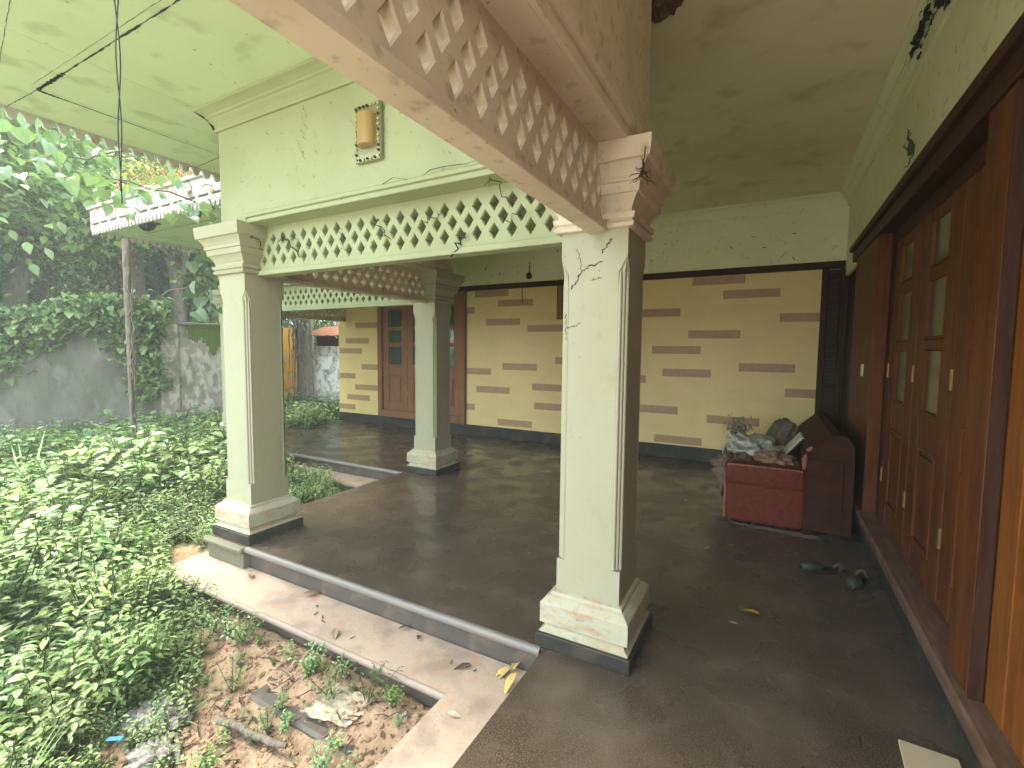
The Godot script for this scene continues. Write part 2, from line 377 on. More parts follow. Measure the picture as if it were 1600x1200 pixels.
func stem(st: SurfaceTool, a: Vector3, b: Vector3, r: float, c: Color):
	st.set_color(c)
	var d := (b - a).normalized()
	var x := d.cross(UP if absf(d.y) < 0.9 else Vector3.RIGHT).normalized()
	var y := d.cross(x)
	for i in 3:
		var p := (x * cos(TAU * i / 3) + y * sin(TAU * i / 3)) * r
		var q := (x * cos(TAU * (i + 1) / 3) + y * sin(TAU * (i + 1) / 3)) * r
		quad(st, a + p, a + q, b + q * 0.6, b + p * 0.6, p + q)

func green(v := 0.0) -> Color:
	var t := rng.randf()
	var c := lc(0.19, 0.29, 0.115).lerp(lc(0.29, 0.41, 0.19), t)
	return c * (1.0 + v + rng.randf_range(-0.18, 0.18))

func herb(h: float, n: int, ln: float, w: float, stems: int, heart := false) -> ArrayMesh:
	var st := mb()
	for s in stems:
		var a := rng.randf() * TAU
		var lean := rng.randf_range(0.1, 0.55)
		var top := Vector3(cos(a) * h * lean, h * rng.randf_range(0.75, 1.1), sin(a) * h * lean)
		stem(st, Vector3.ZERO, top, 0.0035, lc(0.09, 0.12, 0.05))
		for i in n:
			var t := 0.25 + 0.75 * (i + rng.randf() * 0.6) / n
			var b := rng.randf() * TAU
			var p := top * t
			var d := Vector3(cos(b), rng.randf_range(-0.1, 0.35), sin(b))
			var q := p + d * ln * 0.35
			stem(st, p, q, 0.0015, lc(0.1, 0.15, 0.05))
			leaf(st, q, d, UP, ln * rng.randf_range(0.7, 1.2), w * rng.randf_range(0.75, 1.2), green(), rng.randf_range(0.1, 0.4), heart)
	return st.commit()

func tuft(h: float, n: int) -> ArrayMesh:
	var st := mb()
	for i in n:
		var a := rng.randf() * TAU
		var d := Vector3(cos(a) * rng.randf_range(0.3, 0.9), rng.randf_range(0.7, 1.2), sin(a) * rng.randf_range(0.3, 0.9))
		leaf(st, Vector3(rng.randf_range(-0.02, 0.02), 0, rng.randf_range(-0.02, 0.02)), d, d.cross(UP).cross(d), h * rng.randf_range(0.6, 1.1), 0.014, green(0.15), rng.randf_range(0.3, 0.8))
	return st.commit()

func sprig(n: int, ln: float, w: float, spread: float, dark := 0.0, heart := false) -> ArrayMesh:
	var st := mb()
	for i in n:
		var p := Vector3(rng.randfn(), rng.randfn() * 0.7, rng.randfn()) * spread * 0.5
		var a := rng.randf() * TAU
		var d := Vector3(cos(a), rng.randf_range(-0.9, 0.3), sin(a))
		leaf(st, p, d, UP, ln * rng.randf_range(0.7, 1.25), w * rng.randf_range(0.75, 1.2), green(dark), rng.randf_range(0.1, 0.5), heart)
		if i % 3 == 0: stem(st, p, p - d * ln * 1.5, 0.004, lc(0.06, 0.055, 0.035))
	return st.commit()

func scatter(mesh: Mesh, xfs: Array, called: String, m: Material, parent: Node3D, tone := 0.2) -> MultiMeshInstance3D:
	var mm := MultiMesh.new()
	mm.transform_format = MultiMesh.TRANSFORM_3D
	mm.use_colors = true
	mm.mesh = mesh
	mm.instance_count = xfs.size()
	for i in xfs.size():
		mm.set_instance_transform(i, xfs[i])
		var v := 1.0 + rng.randf_range(-tone, tone)
		mm.set_instance_color(i, Color(v * rng.randf_range(0.85, 1.12), v, v * rng.randf_range(0.8, 1.1)))
	var o := MultiMeshInstance3D.new()
	o.multimesh = mm
	o.material_override = m
	if parent:
		o.name = called
		parent.add_child(o, true)
		if parent.get_parent() == self: o.position = -parent.position
	else:
		o.name = numbered(called)
		add_child(o)
	return o

func spin(at: Vector3, s: float, tilt := 0.2) -> Transform3D:
	var b := Basis(UP, rng.randf() * TAU) * Basis(Vector3.RIGHT, rng.randf_range(-tilt, tilt))
	return Transform3D(b.scaled(Vector3.ONE * s), at)

# ------------------------------------------------------------------ the ground
var gn := FastNoiseLite.new()
func ground_y(x: float, z: float) -> float:
	if x > -4.0 and z < -1.9 and z > -9.0: return -0.9
	if x > -1.25 and x < 1.0 and z > -9.0 and z < 1.25: return -0.9
	if x > -7.95 and z < -4.3 and z > -9.0: return -0.9
	var y := -0.365 + gn.get_noise_2d(x * 6, z * 6) * 0.04 + gn.get_noise_2d(x * 30, z * 30) * 0.022
	if z < -1.44 and x > -3.2 and z > -1.86: y = max(y, -0.325 + clampf((-1.50 - z) * 0.3, -0.02, 0.04) + gn.get_noise_2d(x * 22, z * 22) * 0.045)
	y += 0.10 * exp(-Vector2(x + 4.3, z + 1.9).length_squared() / 0.15)
	if z < -2.3 and x > -8 and x < -4: y += 0.08
	if x < -11: y -= 0.03 * (-11 - x) * 0.2
	return y

func build_ground():
	gn.seed = 5
	gn.frequency = 0.12
	gn.fractal_octaves = 3
	var xs := []
	var zs := []
	var x := -90.0
	while x < 60.0:
		xs.append(x)
		x += 0.05 if x > -4.6 and x < -1.0 else (0.3 if x > -13 and x < 2 else (1.0 if x > -24 and x < 4 else 8.0))
	var z := -70.0
	while z < 50.0:
		zs.append(z)
		z += 0.05 if z > -2.3 and z < -0.2 else (0.3 if z > -10 and z < 3 else (1.0 if z > -22 and z < 12 else 8.0))
	var st := SurfaceTool.new()
	st.begin(Mesh.PRIMITIVE_TRIANGLES)
	st.set_smooth_group(0)
	for j in zs.size():
		for i in xs.size():
			st.add_vertex(Vector3(xs[i], ground_y(xs[i], zs[j]), zs[j]))
	var w := xs.size()
	for j in zs.size() - 1:
		for i in w - 1:
			var k := j * w + i
			for q in [k, k + 1, k + w, k + 1, k + w + 1, k + w]: st.add_index(q)
	st.generate_normals()
	tag(obj(st, "ground", M.soil), "reddish bare soil and garden earth below the veranda steps", "", "", "structure")

# ------------------------------------------------------------------ columns
func column(cx: float, cz: float, label: String) -> Node3D:
	var t := thing("veranda_column", Vector3(cx, 0, cz), label, "column", "cream columns of the veranda")
	var st := mb()
	box(st, Vector3(cx - 0.25, 0.0, cz - 0.25), Vector3(cx + 0.25, 0.075, cz + 0.25), 0.006)
	obj(st, "plinth", M.granite, t)
	st = mb()
	loft(st, cx, cz, [[0.075, 0.232, 0.232], [0.082, 0.236, 0.236], [0.095, 0.215, 0.215], [0.125, 0.205, 0.205], [0.127, 0.228, 0.228], [0.13, 0.232, 0.232], [0.232, 0.232, 0.232], [0.24, 0.228, 0.228], [0.262, 0.205, 0.205], [0.27, 0.19, 0.19], [0.285, 0.187, 0.187], [0.29, 0.172, 0.172]])
	obj(st, "base_moulding", M.base, t)
	# shaft: square below and above, corners cut between with a pointed end at the top
	st = mb()
	var h := 0.168
	var c := 0.043
	var y0 := 0.46
	var y1 := 1.93
	loft(st, cx, cz, [[0.285, h, h], [y0, h, h]])
	loft(st, cx, cz, [[y1 + 0.075, h, h], [2.16, h, h]])
	var oct := [Vector2(h - c, h), Vector2(h, h - c), Vector2(h, -h + c), Vector2(h - c, -h), Vector2(-h + c, -h), Vector2(-h, -h + c), Vector2(-h, h - c), Vector2(-h + c, h)]
	for i in 8:
		var p: Vector2 = oct[i]
		var q: Vector2 = oct[(i + 1) % 8]
		var want := Vector3(p.x + q.x, 0, p.y + q.y)
		quad(st, Vector3(cx + p.x, y0, cz + p.y), Vector3(cx + q.x, y0, cz + q.y), Vector3(cx + q.x, y1, cz + q.y), Vector3(cx + p.x, y1, cz + p.y), want)
		if i % 2 == 0:
			var k := Vector3(cx + h * signf(p.x + q.x), y1 + 0.075, cz + h * signf(p.y + q.y))
			tri(st, Vector3(cx + p.x, y1, cz + p.y), Vector3(cx + q.x, y1, cz + q.y), k, want)
		else:
			var e := Vector3(signf(p.x + q.x) * h if absf(p.x + q.x) > absf(p.y + q.y) else 0.0, 0, signf(p.y + q.y) * h if absf(p.y + q.y) > absf(p.x + q.x) else 0.0)
			var A := Vector3(cx + p.x, y1, cz + p.y)
			var B := Vector3(cx + q.x, y1, cz + q.y)
			var kp := Vector3(cx + h * signf(p.x), y1 + 0.075, cz + h * signf(p.y))
			var kq := Vector3(cx + h * signf(q.x), y1 + 0.075, cz + h * signf(q.y))
			quad(st, A, B, kq, kp, e)
	obj(st, "shaft", M.column, t)
	for sx in [-1, 1]:
		for sz in [-1, 1]:
			st = mb()
			var mid := Vector3(cx + sx * (h - c * 0.5), 0, cz + sz * (h - c * 0.5))
			var along := Vector3(sx, 0, -sz).normalized()
			for k in [-1, 0, 1]:
				var o: Vector3 = mid + along * k * 0.0185
				var top := y1 + (0.055 if k == 0 else 0.0)
				var slant := Vector3(sx, 0, sz).normalized() * (0.02 if k == 0 else 0.004)
				tube(st, [o + UP * (y0 + 0.004), o + UP * (top - 0.06), o + slant + UP * top], [0.0105, 0.0105, 0.003], 8)
			obj(st, "fluted_corner", M.column, t)
	st = mb()
	loft(st, cx, cz, [[2.13, h, h], [2.135, 0.195, 0.195], [2.15, 0.2, 0.2], [2.165, 0.187, 0.187], [2.172, 0.2, 0.2], [2.195, 0.205, 0.205], [2.2, 0.184, 0.184], [2.215, 0.184, 0.184], [2.25, 0.2, 0.2], [2.275, 0.218, 0.218], [2.278, 0.226, 0.226], [2.32, 0.232, 0.232], [2.323, 0.242, 0.242], [2.335, 0.242, 0.242], [2.345, 0.238, 0.238], [2.375, 0.252, 0.252], [2.40, 0.27, 0.27], [2.405, 0.284, 0.284], [2.47, 0.29, 0.29], [2.492, 0.29, 0.29]])
	obj(st, "capital", M.lintel if cx > -1.5 else M.column, t)  # near capital gets the paint with the warm bounce in its colour
	return t

# ------------------------------------------------------------------ pierced lattice lintels
func lattice(called: String, a: Vector3, b: Vector3, label: String, m: Material, wall_hi: float, face := Vector3.ZERO, start := 0.06) -> Node3D:
	var d := (b - a).normalized()
	var n := d.cross(UP).normalized()
	var ln := a.distance_to(b)
	var t := thing(called, Vector3((a.x + b.x) / 2, 2.1, (a.z + b.z) / 2), label, "lattice lintel", "pierced diamond lintels between columns")
	var st := mb()
	var cw := 0.0588
	var chh := 0.0800
	var hw := 0.0305
	var hh := 0.0430
	var T := 0.031
	var ys := [2.236, 2.316, 2.396]
	var P := func(u, v, w): return Vector3(a.x, 0, a.z) + d * u + UP * v + n * w
	var cnt := int(ln / (cw * 2)) + 1
	for r in 3:
		for i in cnt:
			var u: float = start + i * cw * 2 + (cw if r % 2 == 0 else 0.0)
			if u - cw < -0.16 or u + cw > ln + 0.16: continue
			var y: float = ys[r]
			var O := [[u - cw, y], [u, y + chh], [u + cw, y], [u, y - chh]]
			var I := [[u - hw, y], [u, y + hh], [u + hw, y], [u, y - hh]]
			var K := [[u - hw - 0.006, y], [u, y + hh + 0.009], [u + hw + 0.006, y], [u, y - hh - 0.009]]
			for k in 4:
				var k2 := (k + 1) % 4
				for s in [-1, 1]:
					quad(st, P.call(O[k][0], O[k][1], s * T), P.call(O[k2][0], O[k2][1], s * T), P.call(K[k2][0], K[k2][1], s * T), P.call(K[k][0], K[k][1], s * T), n * s)
					quad(st, P.call(K[k][0], K[k][1], s * T), P.call(K[k2][0], K[k2][1], s * T), P.call(I[k2][0], I[k2][1], s * (T - 0.008)), P.call(I[k][0], I[k][1], s * (T - 0.008)), n * s)
				var ic: Vector3 = P.call(u, y, 0)
				var A: Vector3 = P.call(I[k][0], I[k][1], T - 0.008)
				quad(st, A, P.call(I[k2][0], I[k2][1], T - 0.008), P.call(I[k2][0], I[k2][1], -T + 0.008), P.call(I[k][0], I[k][1], -T + 0.008), ic - (A + P.call(I[k2][0], I[k2][1], -T)) * 0.5)
	# solid edges above and below the staggered rhombs
	for i in cnt + 1:
		var u: float = start + i * cw * 2 - cw + (cw if 0 % 2 == 0 else 0.0) + cw
		u = start + (i - 1) * cw * 2 + cw
		for s in [-1, 1]:
			tri(st, P.call(u, ys[0] - chh, s * T), P.call(u + cw * 2, ys[0] - chh, s * T), P.call(u + cw, ys[0], s * T), n * s)
			tri(st, P.call(u, ys[2] + chh, s * T), P.call(u + cw * 2, ys[2] + chh, s * T), P.call(u + cw, ys[2], s * T), n * s)
	for s in [-1, 1]:
		quad(st, P.call(-0.05, 2.135, s * T), P.call(ln + 0.05, 2.135, s * T), P.call(ln + 0.05, ys[0] - chh, s * T), P.call(-0.05, ys[0] - chh, s * T), n * s)
		quad(st, P.call(-0.05, 2.52, s * T), P.call(ln + 0.05, 2.52, s * T), P.call(ln + 0.05, ys[2] + chh, s * T), P.call(-0.05, ys[2] + chh, s * T), n * s)
	obj(st, "lattice_panel", m, t)
	st = mb()
	box(st, Vector3(0, 2.122, -0.052), Vector3(ln, 2.160, 0.052), 0.004, Transform3D(Basis(d, UP, -n), Vector3(a.x, 0, a.z)))
	obj(st, "bottom_rail", m, t)
	return t

func upper_wall(a: Vector3, b: Vector3, lo: float, hi: float, half: float, label: String, m: Material, mould: Array) -> Node3D:
	# plaster wall over a lintel; mould lists [side sign, height, profile] trims
	var d := (b - a).normalized()
	var n := d.cross(UP).normalized()
	var t := thing("upper_wall", Vector3((a.x + b.x) / 2, lo, (a.z + b.z) / 2), label, "wall", "plaster walls over the lintels")
	var st := mb()
	box(st, Vector3(0, lo, -half), Vector3(a.distance_to(b), hi, half), 0.003, Transform3D(Basis(d, UP, -n), Vector3(a.x, 0, a.z)))
	obj(st, "plaster", m, t)
	for k in mould:
		st = mb()
		var o: Vector3 = n * k[0] * half
		sweep(st, k[3], Vector3(a.x, k[1], a.z) + o - d * k[4], Vector3(b.x, k[1], b.z) + o + d * k[5], n * k[0], k[6] if k.size() > 6 else 0.0, k[7] if k.size() > 7 else 0.0)
		obj(st, k[2], m, t)
	return t

const BAND := [Vector2(0, 0), Vector2(0.022, 0.0), Vector2(0.026, 0.01), Vector2(0.026, 0.022), Vector2(0.014, 0.026), Vector2(0.014, 0.034), Vector2(0.030, 0.040), Vector2(0.033, 0.058), Vector2(0.025, 0.070), Vector2(0, 0.076)]
const BAND_IN := [Vector2(0, 0), Vector2(0.018, 0.0), Vector2(0.022, 0.03), Vector2(0.016, 0.036), Vector2(0.018, 0.048), Vector2(0.038, 0.062), Vector2(0.044, 0.092), Vector2(0.034, 0.098), Vector2(0.032, 0.128), Vector2(0.0, 0.138)]
const CORNICE := [Vector2(0, 0), Vector2(0.018, 0.0), Vector2(0.022, 0.018), Vector2(0.016, 0.024), Vector2(0.022, 0.05), Vector2(0.045, 0.075), Vector2(0.05, 0.09), Vector2(0.062, 0.095), Vector2(0.066, 0.11), Vector2(0.095, 0.128), Vector2(0.12, 0.138), Vector2(0.125, 0.156), Vector2(0, 0.158)]

func fbox(st: SurfaceTool, o: Vector3, d: Vector3, n: Vector3, u0: float, u1: float, y0: float, y1: float, w0: float, w1: float, ch := 0.004):
	box(st, Vector3(u0, y0, w0), Vector3(u1, y1, w1), ch, Transform3D(Basis(d, UP, n), o))

func door_leaf(t: Node3D, o: Vector3, d: Vector3, n: Vector3, u0: float, w: float, y0: float, y1: float, rows: Array, pan: Array, m: Material, glass: Material, hinge_side: int, s := 0.14):
	var st := mb()
	fbox(st, o, d, n, u0 + 0.002, u0 + s, y0, y1, -0.038, 0.0, 0.006)
	fbox(st, o, d, n, u0 + w - s, u0 + w - 0.002, y0, y1, -0.038, 0.0, 0.006)
	var spans := [pan] + rows
	var last := y0
	for p in spans:
		fbox(st, o, d, n, u0 + s - 0.001, u0 + w - s + 0.001, last, p[0], -0.034, -0.003, 0.006)
		last = p[1]
	fbox(st, o, d, n, u0 + s - 0.001, u0 + w - s + 0.001, last, y1, -0.034, -0.003, 0.006)
	for p in rows:      # glazing beads
		fbox(st, o, d, n, u0 + s, u0 + w - s, p[0], p[0] + 0.014, -0.03, 0.004, 0.004)
		fbox(st, o, d, n, u0 + s, u0 + s + 0.012, p[0] + 0.014, p[1], -0.03, 0.003, 0.004)
		fbox(st, o, d, n, u0 + w - s - 0.012, u0 + w - s, p[0] + 0.014, p[1], -0.03, 0.003, 0.004)
	var lf := obj(st, "door_leaf", m, t)
	for p in rows:
		st = mb()
		fbox(st, o, d, n, u0 + s - 0.004, u0 + w - s + 0.004, p[0] - 0.004, p[1] + 0.004, -0.022, -0.017, 0.001)
		obj(st, "pane", glass, lf)
	st = mb()
	var a := u0 + s
	var b := u0 + w - s
	fbox(st, o, d, n, a - 0.003, b + 0.003, pan[0] - 0.003, pan[1] + 0.003, -0.03, -0.018, 0.002)
	fbox(st, o, d, n, a + 0.045, b - 0.045, pan[0] + 0.05, pan[1] - 0.05, -0.018, -0.004, 0.012)
	for e in [[a, b, pan[0], pan[0] + 0.022], [a, b, pan[1] - 0.022, pan[1]], [a, a + 0.022, pan[0] + 0.022, pan[1] - 0.022], [b - 0.022, b, pan[0] + 0.022, pan[1] - 0.022]]:
		fbox(st, o, d, n, e[0], e[1], e[2], e[3], -0.016, 0.003, 0.007)
	obj(st, "raised_panel", m, lf)
	for y in [y0 + 0.30, y0 + (y1 - y0) * 0.52]:
		st = mb()
		var u := u0 if hinge_side < 0 else u0 + w
		fbox(st, o, d, n, u - 0.007, u + 0.007, y, y + 0.11, -0.004, 0.010, 0.004)
		obj(st, "hinge", M.brass, lf)

func fascia(t: Node3D, a: Vector3, b: Vector3, out: Vector3, slots: bool):
	# eave board with pierced slots and a comb of hanging teeth along its lower edge
	var d := (b - a).normalized()
	var ln := a.distance_to(b)
	var st := mb()
	var F := func(u0, u1, y0, y1, w0, w1, ch): fbox(st, a, d, out, u0, u1, y0, y1, w0, w1, ch)
	F.call(0.0, ln, 3.47, 3.68, -0.04, 0.0, 0.003)
	F.call(0.0, ln, 3.385, 3.438, -0.10, 0.0, 0.003)
	var k := int(ln / 0.3)
	for i in k + 1:
		var u := i * ln / k
		F.call(max(u - 0.035, 0.0), min(u + 0.035, ln), 3.4382, 3.4698, -0.04, 0.0, 0.001)
	F.call(-0.03, ln + 0.03, 3.68, 3.725, -0.10, 0.035, 0.008)
	obj(st, "fascia_board", M.fascia, t)
	var n := int(ln / 0.1)
	var p := ln / n
	st = mb()
	var prof := [Vector2(0, 0), Vector2(p, 0), Vector2(p * 0.80, -0.045), Vector2(p * 0.74, -0.075), Vector2(p * 0.5, -0.092), Vector2(p * 0.26, -0.075), Vector2(p * 0.20, -0.045)]
	var mid := Vector2(p * 0.5, -0.03)
	for i in prof.size():
		var q: Vector2 = prof[i]
		var r: Vector2 = prof[(i + 1) % prof.size()]
		var V := func(v, w): return d * v.x + UP * v.y + out * w
		tri(st, V.call(q, 0.0), V.call(r, 0.0), V.call(mid, 0.0), out)
		tri(st, V.call(q, -0.03), V.call(r, -0.03), V.call(mid, -0.03), -out)
		quad(st, V.call(q, 0.0), V.call(r, 0.0), V.call(r, -0.03), V.call(q, -0.03), V.call((q + r) * 0.5 - mid, 0.0))
	var tooth := st.commit()
	for i in n:
		var o := mesh_node(tooth, "tooth", M.fascia, t)
		o.position = a + d * p * i + UP * 3.3848 - out * 0.005 - t.position

func build_house():
	# floor of the veranda
	var st := mb()
	box(st, Vector3(-4.04, -0.045, -7.3), Vector3(0.75, 0, -2.15), 0.0003)
	box(st, Vector3(-0.98, -0.045, -2.1502), Vector3(0.75, 0, 1.3), 0.0003)
	box(st, Vector3(-8.05, -0.045, -7.3), Vector3(-4.0402, 0, -4.5), 0.0003)
	var fl := obj(st, "veranda_floor", M.floor)
	tag(fl, "dark polished floor of the veranda with dusty patches", "", "", "structure")
	st = mb()
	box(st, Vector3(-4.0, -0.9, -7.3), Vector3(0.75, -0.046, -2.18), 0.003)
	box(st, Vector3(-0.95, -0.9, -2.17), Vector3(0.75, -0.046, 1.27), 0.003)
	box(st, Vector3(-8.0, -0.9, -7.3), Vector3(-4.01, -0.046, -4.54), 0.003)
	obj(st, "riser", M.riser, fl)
	for e in [[Vector3(-3.53, -0.022, -2.155), Vector3(-1.0, -0.022, -2.155)], [Vector3(-8.05, -0.022, -4.505), Vector3(-4.05, -0.022, -4.505)]]:
		st = mb()
		tube(st, [e[0], e[1]], [0.026, 0.026], 12)
		obj(st, "nosing", M.nosing, fl)
	# steps
	st = mb()
	box(st, Vector3(-4.12, -0.212, -2.17), Vector3(-0.96, -0.17, -1.82), 0.0003)
	box(st, Vector3(-1.366, -0.212, -1.8202), Vector3(-0.96, -0.1702, 1.3), 0.0003)
	var sp := obj(st, "entrance_step", M.tread)
	tag(sp, "dusty reddish brown step along the front of the veranda", "", "", "structure")
	st = mb()
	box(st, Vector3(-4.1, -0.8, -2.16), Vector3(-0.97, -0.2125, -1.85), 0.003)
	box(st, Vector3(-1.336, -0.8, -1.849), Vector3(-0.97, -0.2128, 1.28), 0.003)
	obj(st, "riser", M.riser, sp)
	st = mb()
	tube(st, [Vector3(-4.12, -0.191, -1.822), Vector3(-1.36, -0.191, -1.822)], [0.022, 0.022], 12)
	obj(st, "nosing", M.step_edge, sp)
	st = mb()
	box(st, Vector3(-8.05, -0.21, -4.54), Vector3(-4.045, -0.17, -4.19), 0.004)
	var s2 := obj(st, "side_step", M.tread)
	tag(s2, "dusty step below the far veranda wing", "", "", "structure")
	st = mb()
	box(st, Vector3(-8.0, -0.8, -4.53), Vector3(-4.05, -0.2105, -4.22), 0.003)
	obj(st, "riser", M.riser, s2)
	st = mb()
	tube(st, [Vector3(-8.05, -0.19, -4.192), Vector3(-4.05, -0.19, -4.192)], [0.021, 0.021], 10)
	obj(st, "nosing", M.nosing, s2)
	st = mb()
	box(st, Vector3(-2.42, -0.48, -1.60), Vector3(-1.64, -0.325, -1.45), 0.015)
	var s3 := obj(st, "buried_step", M.riser)
	tag(s3, "grey edge of a lowest step half buried in soil and rubbish", "", "", "structure")
	st = mb()
	box(st, Vector3(-7.0, -0.6, 1.6), Vector3(7.0, -0.31, 10.0), 0.01)  # added out of view to throw daylight up under the ceiling
	tag(obj(st, "bounce_ground", M.bounce_pale), "added pale sandy ground slab out of view that bounces light onto the ceiling", "", "", "structure")
	# pedestal that carries the left column
	st = mb()
	box(st, Vector3(-4.02, -0.168, -2.60), Vector3(-3.535, -0.047, -2.125), 0.004)
	var pd := obj(st, "column_pedestal", M.mossy_stone)
	tag(pd, "mossy grey pedestal block under the left front column", "", "", "structure")
	st = mb()
	box(st, Vector3(-4.045, -0.046, -2.62), Vector3(-3.53, -0.002, -2.095), 0.018)
	obj(st, "nosing", M.mossy_stone, pd)

	# ceiling and roof
	st = mb()
	box(st, Vector3(-0.95, 3.5, -7.4), Vector3(1.05, 3.66, 0.75), 0.002)
	box(st, Vector3(-3.95, 3.5, -7.4), Vector3(-0.9502, 3.66, -2.26), 0.002)
	box(st, Vector3(-8.2, 3.5, -7.4), Vector3(-3.9502, 3.66, -4.66), 0.002)
	tag(obj(st, "veranda_ceiling", M.ceiling), "stained grey brown plaster ceiling inside the veranda", "", "", "structure")
	var ev := thing("roof_eave", Vector3(-4.5, 3.38, -2.4), "pale green soffit and scalloped white fascia of the overhanging roof", "roof eave")
	st = mb()
	box(st, Vector3(-5.25, 3.38, -4.62), Vector3(-3.96, 3.66, -0.92), 0.003)
	box(st, Vector3(-9.5, 3.38, -4.622), Vector3(-5.2502, 3.66, -3.545), 0.003)
	box(st, Vector3(-9.5, 3.3803, -8.2), Vector3(-8.19, 3.66, -4.6222), 0.003)
	box(st, Vector3(-3.9598, 3.3804, -2.236), Vector3(-2.2, 3.66, -0.92), 0.003)
	box(st, Vector3(-2.1998, 3.3806, -2.2362), Vector3(-0.952, 3.66, -0.92), 0.003)
	obj(st, "soffit", M.soffit, ev)
	for g in [[Vector3(-4.7, 3.38, -3.0), Vector3(-4.7, 3.38, -1.44), 0.007], [Vector3(-4.7, 3.38, -1.44), Vector3(-2.9, 3.38, -1.45), 0.008], [Vector3(-2.9, 3.38, -1.45), Vector3(-2.0, 3.38, -1.45), 0.007], [Vector3(-4.7, 3.38, -1.44), Vector3(-5.22, 3.38, -1.42), 0.004], [Vector3(-4.72, 3.38, -2.74), Vector3(-5.2, 3.38, -2.78), 0.006], [Vector3(-4.5, 3.38, -1.2), Vector3(-3.3, 3.38, -0.96), 0.002], [Vector3(-9.0, 3.38, -3.98), Vector3(-4.72, 3.38, -3.97), 0.008], [Vector3(-9.0, 3.38, -3.98), Vector3(-9.02, 3.38, -7.0), 0.007], [Vector3(-4.7, 3.38, -1.44), Vector3(-4.25, 3.38, -1.445), 0.018], [Vector3(-4.7, 3.38, -1.62), Vector3(-4.7, 3.38, -1.44), 0.018]]:
		st = mb()
		ribbon(st, wander(g[0], g[1], 40, 0.0022, UP), g[2], Vector3.DOWN, 0.0015)
		if g[2] > 0.006 and g[2] < 0.012:
			obj(st, "dirty_joint", M.grime, ev)
			st = mb()
			ribbon(st, wander(g[0] + Vector3(0.045, 0, 0.045), g[1] + Vector3(0.045, 0, 0.045), 40, 0.002, UP), 0.0018, Vector3.DOWN, 0.0015)
		obj(st, "dirty_joint", M.grime, ev)
	fascia(ev, Vector3(-5.25, 0, -0.88), Vector3(-5.25, 0, -3.45), Vector3(-1, 0, 0), false)
	fascia(ev, Vector3(-9.5, 0, -3.448), Vector3(-5.29, 0, -3.448), Vector3(0, 0, 1), true)
	fascia(ev, Vector3(-9.502, 0, -8.2), Vector3(-9.502, 0, -3.45), Vector3(-1, 0, 0), true)
	# upper walls over the lintels
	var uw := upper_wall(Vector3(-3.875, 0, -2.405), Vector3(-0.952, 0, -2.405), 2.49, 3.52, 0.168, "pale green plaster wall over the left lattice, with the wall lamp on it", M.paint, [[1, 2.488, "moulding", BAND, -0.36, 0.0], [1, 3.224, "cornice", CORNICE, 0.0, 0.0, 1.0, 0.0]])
	st = mb()
	sweep(st, CORNICE, Vector3(-3.875, 3.224, -2.237), Vector3(-3.875, 3.224, -2.573), Vector3(-1, 0, 0), 1.0, 0.0)
	obj(st, "cornice_return", M.paint, uw)
	upper_wall(Vector3(-0.785, 0, -2.573), Vector3(-0.785, 0, 1.3), 2.491, 3.52, 0.166, "dingy plaster wall over the lattice running towards the viewer, warm bounce light in its pinkish colour", M.lintel, [[-1, 2.489, "moulding", BAND_IN, -0.3, 0.0], [1, 2.489, "moulding", BAND, -0.4, 0.0], [1, 3.225, "cornice", CORNICE, -0.2, 0.0]])
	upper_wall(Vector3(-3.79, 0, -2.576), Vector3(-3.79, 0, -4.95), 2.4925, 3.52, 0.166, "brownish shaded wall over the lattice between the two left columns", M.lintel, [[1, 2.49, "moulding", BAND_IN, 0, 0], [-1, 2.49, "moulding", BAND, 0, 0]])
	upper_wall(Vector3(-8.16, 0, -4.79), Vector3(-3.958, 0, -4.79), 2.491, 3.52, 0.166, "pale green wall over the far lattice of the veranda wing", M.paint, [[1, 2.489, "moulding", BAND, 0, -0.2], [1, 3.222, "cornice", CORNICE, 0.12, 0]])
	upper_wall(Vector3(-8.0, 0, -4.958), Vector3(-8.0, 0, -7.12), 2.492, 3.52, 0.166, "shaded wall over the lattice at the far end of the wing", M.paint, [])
	lattice("lattice_lintel", Vector3(-3.79, 0, -2.405), Vector3(-0.785, 0, -2.405), "pale green lattice with three rows of diamond holes below the wall lamp", M.paint, 2.5, Vector3.ZERO, 0.063)
	lattice("lattice_lintel", Vector3(-0.765, 0, -2.405), Vector3(-0.765, 0, 1.3), "large lattice crossing the picture towards the viewer, warm bounce light in its pinkish colour", M.lintel, 2.5, Vector3.ZERO, 0.03)
	lattice("lattice_lintel", Vector3(-3.76, 0, -2.41), Vector3(-3.76, 0, -4.79), "shaded lattice with bright holes between the two left columns", M.lintel, 2.5)
	lattice("lattice_lintel", Vector3(-8.0, 0, -4.77), Vector3(-3.79, 0, -4.77), "far pale lattice running left from the middle column", M.paint, 2.5)
	lattice("lattice_lintel", Vector3(-8.0, 0, -4.79), Vector3(-8.0, 0, -7.12), "dim lattice at the far left end of the wing", M.lintel, 2.5)
	# columns
	column(-0.785, -2.41, "large cracked cream column nearest the viewer")
	column(-3.785, -2.42, "left front cream column with stained base on a mossy pedestal")
	column(-3.79, -4.79, "smaller looking cream column in the middle, near the wooden door")
	column(-8.0, -4.79, "far corner column of the wing hidden behind the left front column")

	# the tiled far wall
	var w := thing("tiled_wall", Vector3(-3.7, 0, -7.15), "cream tiled far wall with scattered brown tile strips", "wall")
	st = mb()
	for r in [[-8.2, -6.93, 0.19, 2.6], [-4.99, 0.50, 0.19, 2.6], [-6.93, -4.99, 2.42, 2.6]]:
		box(st, Vector3(r[0], r[2], -7.38), Vector3(r[1], r[3], -7.15 if r[0] < 0.5 else -7.22), 0.001)
	obj(st, "tile_cladding", M.cream, w)
	st = mb()
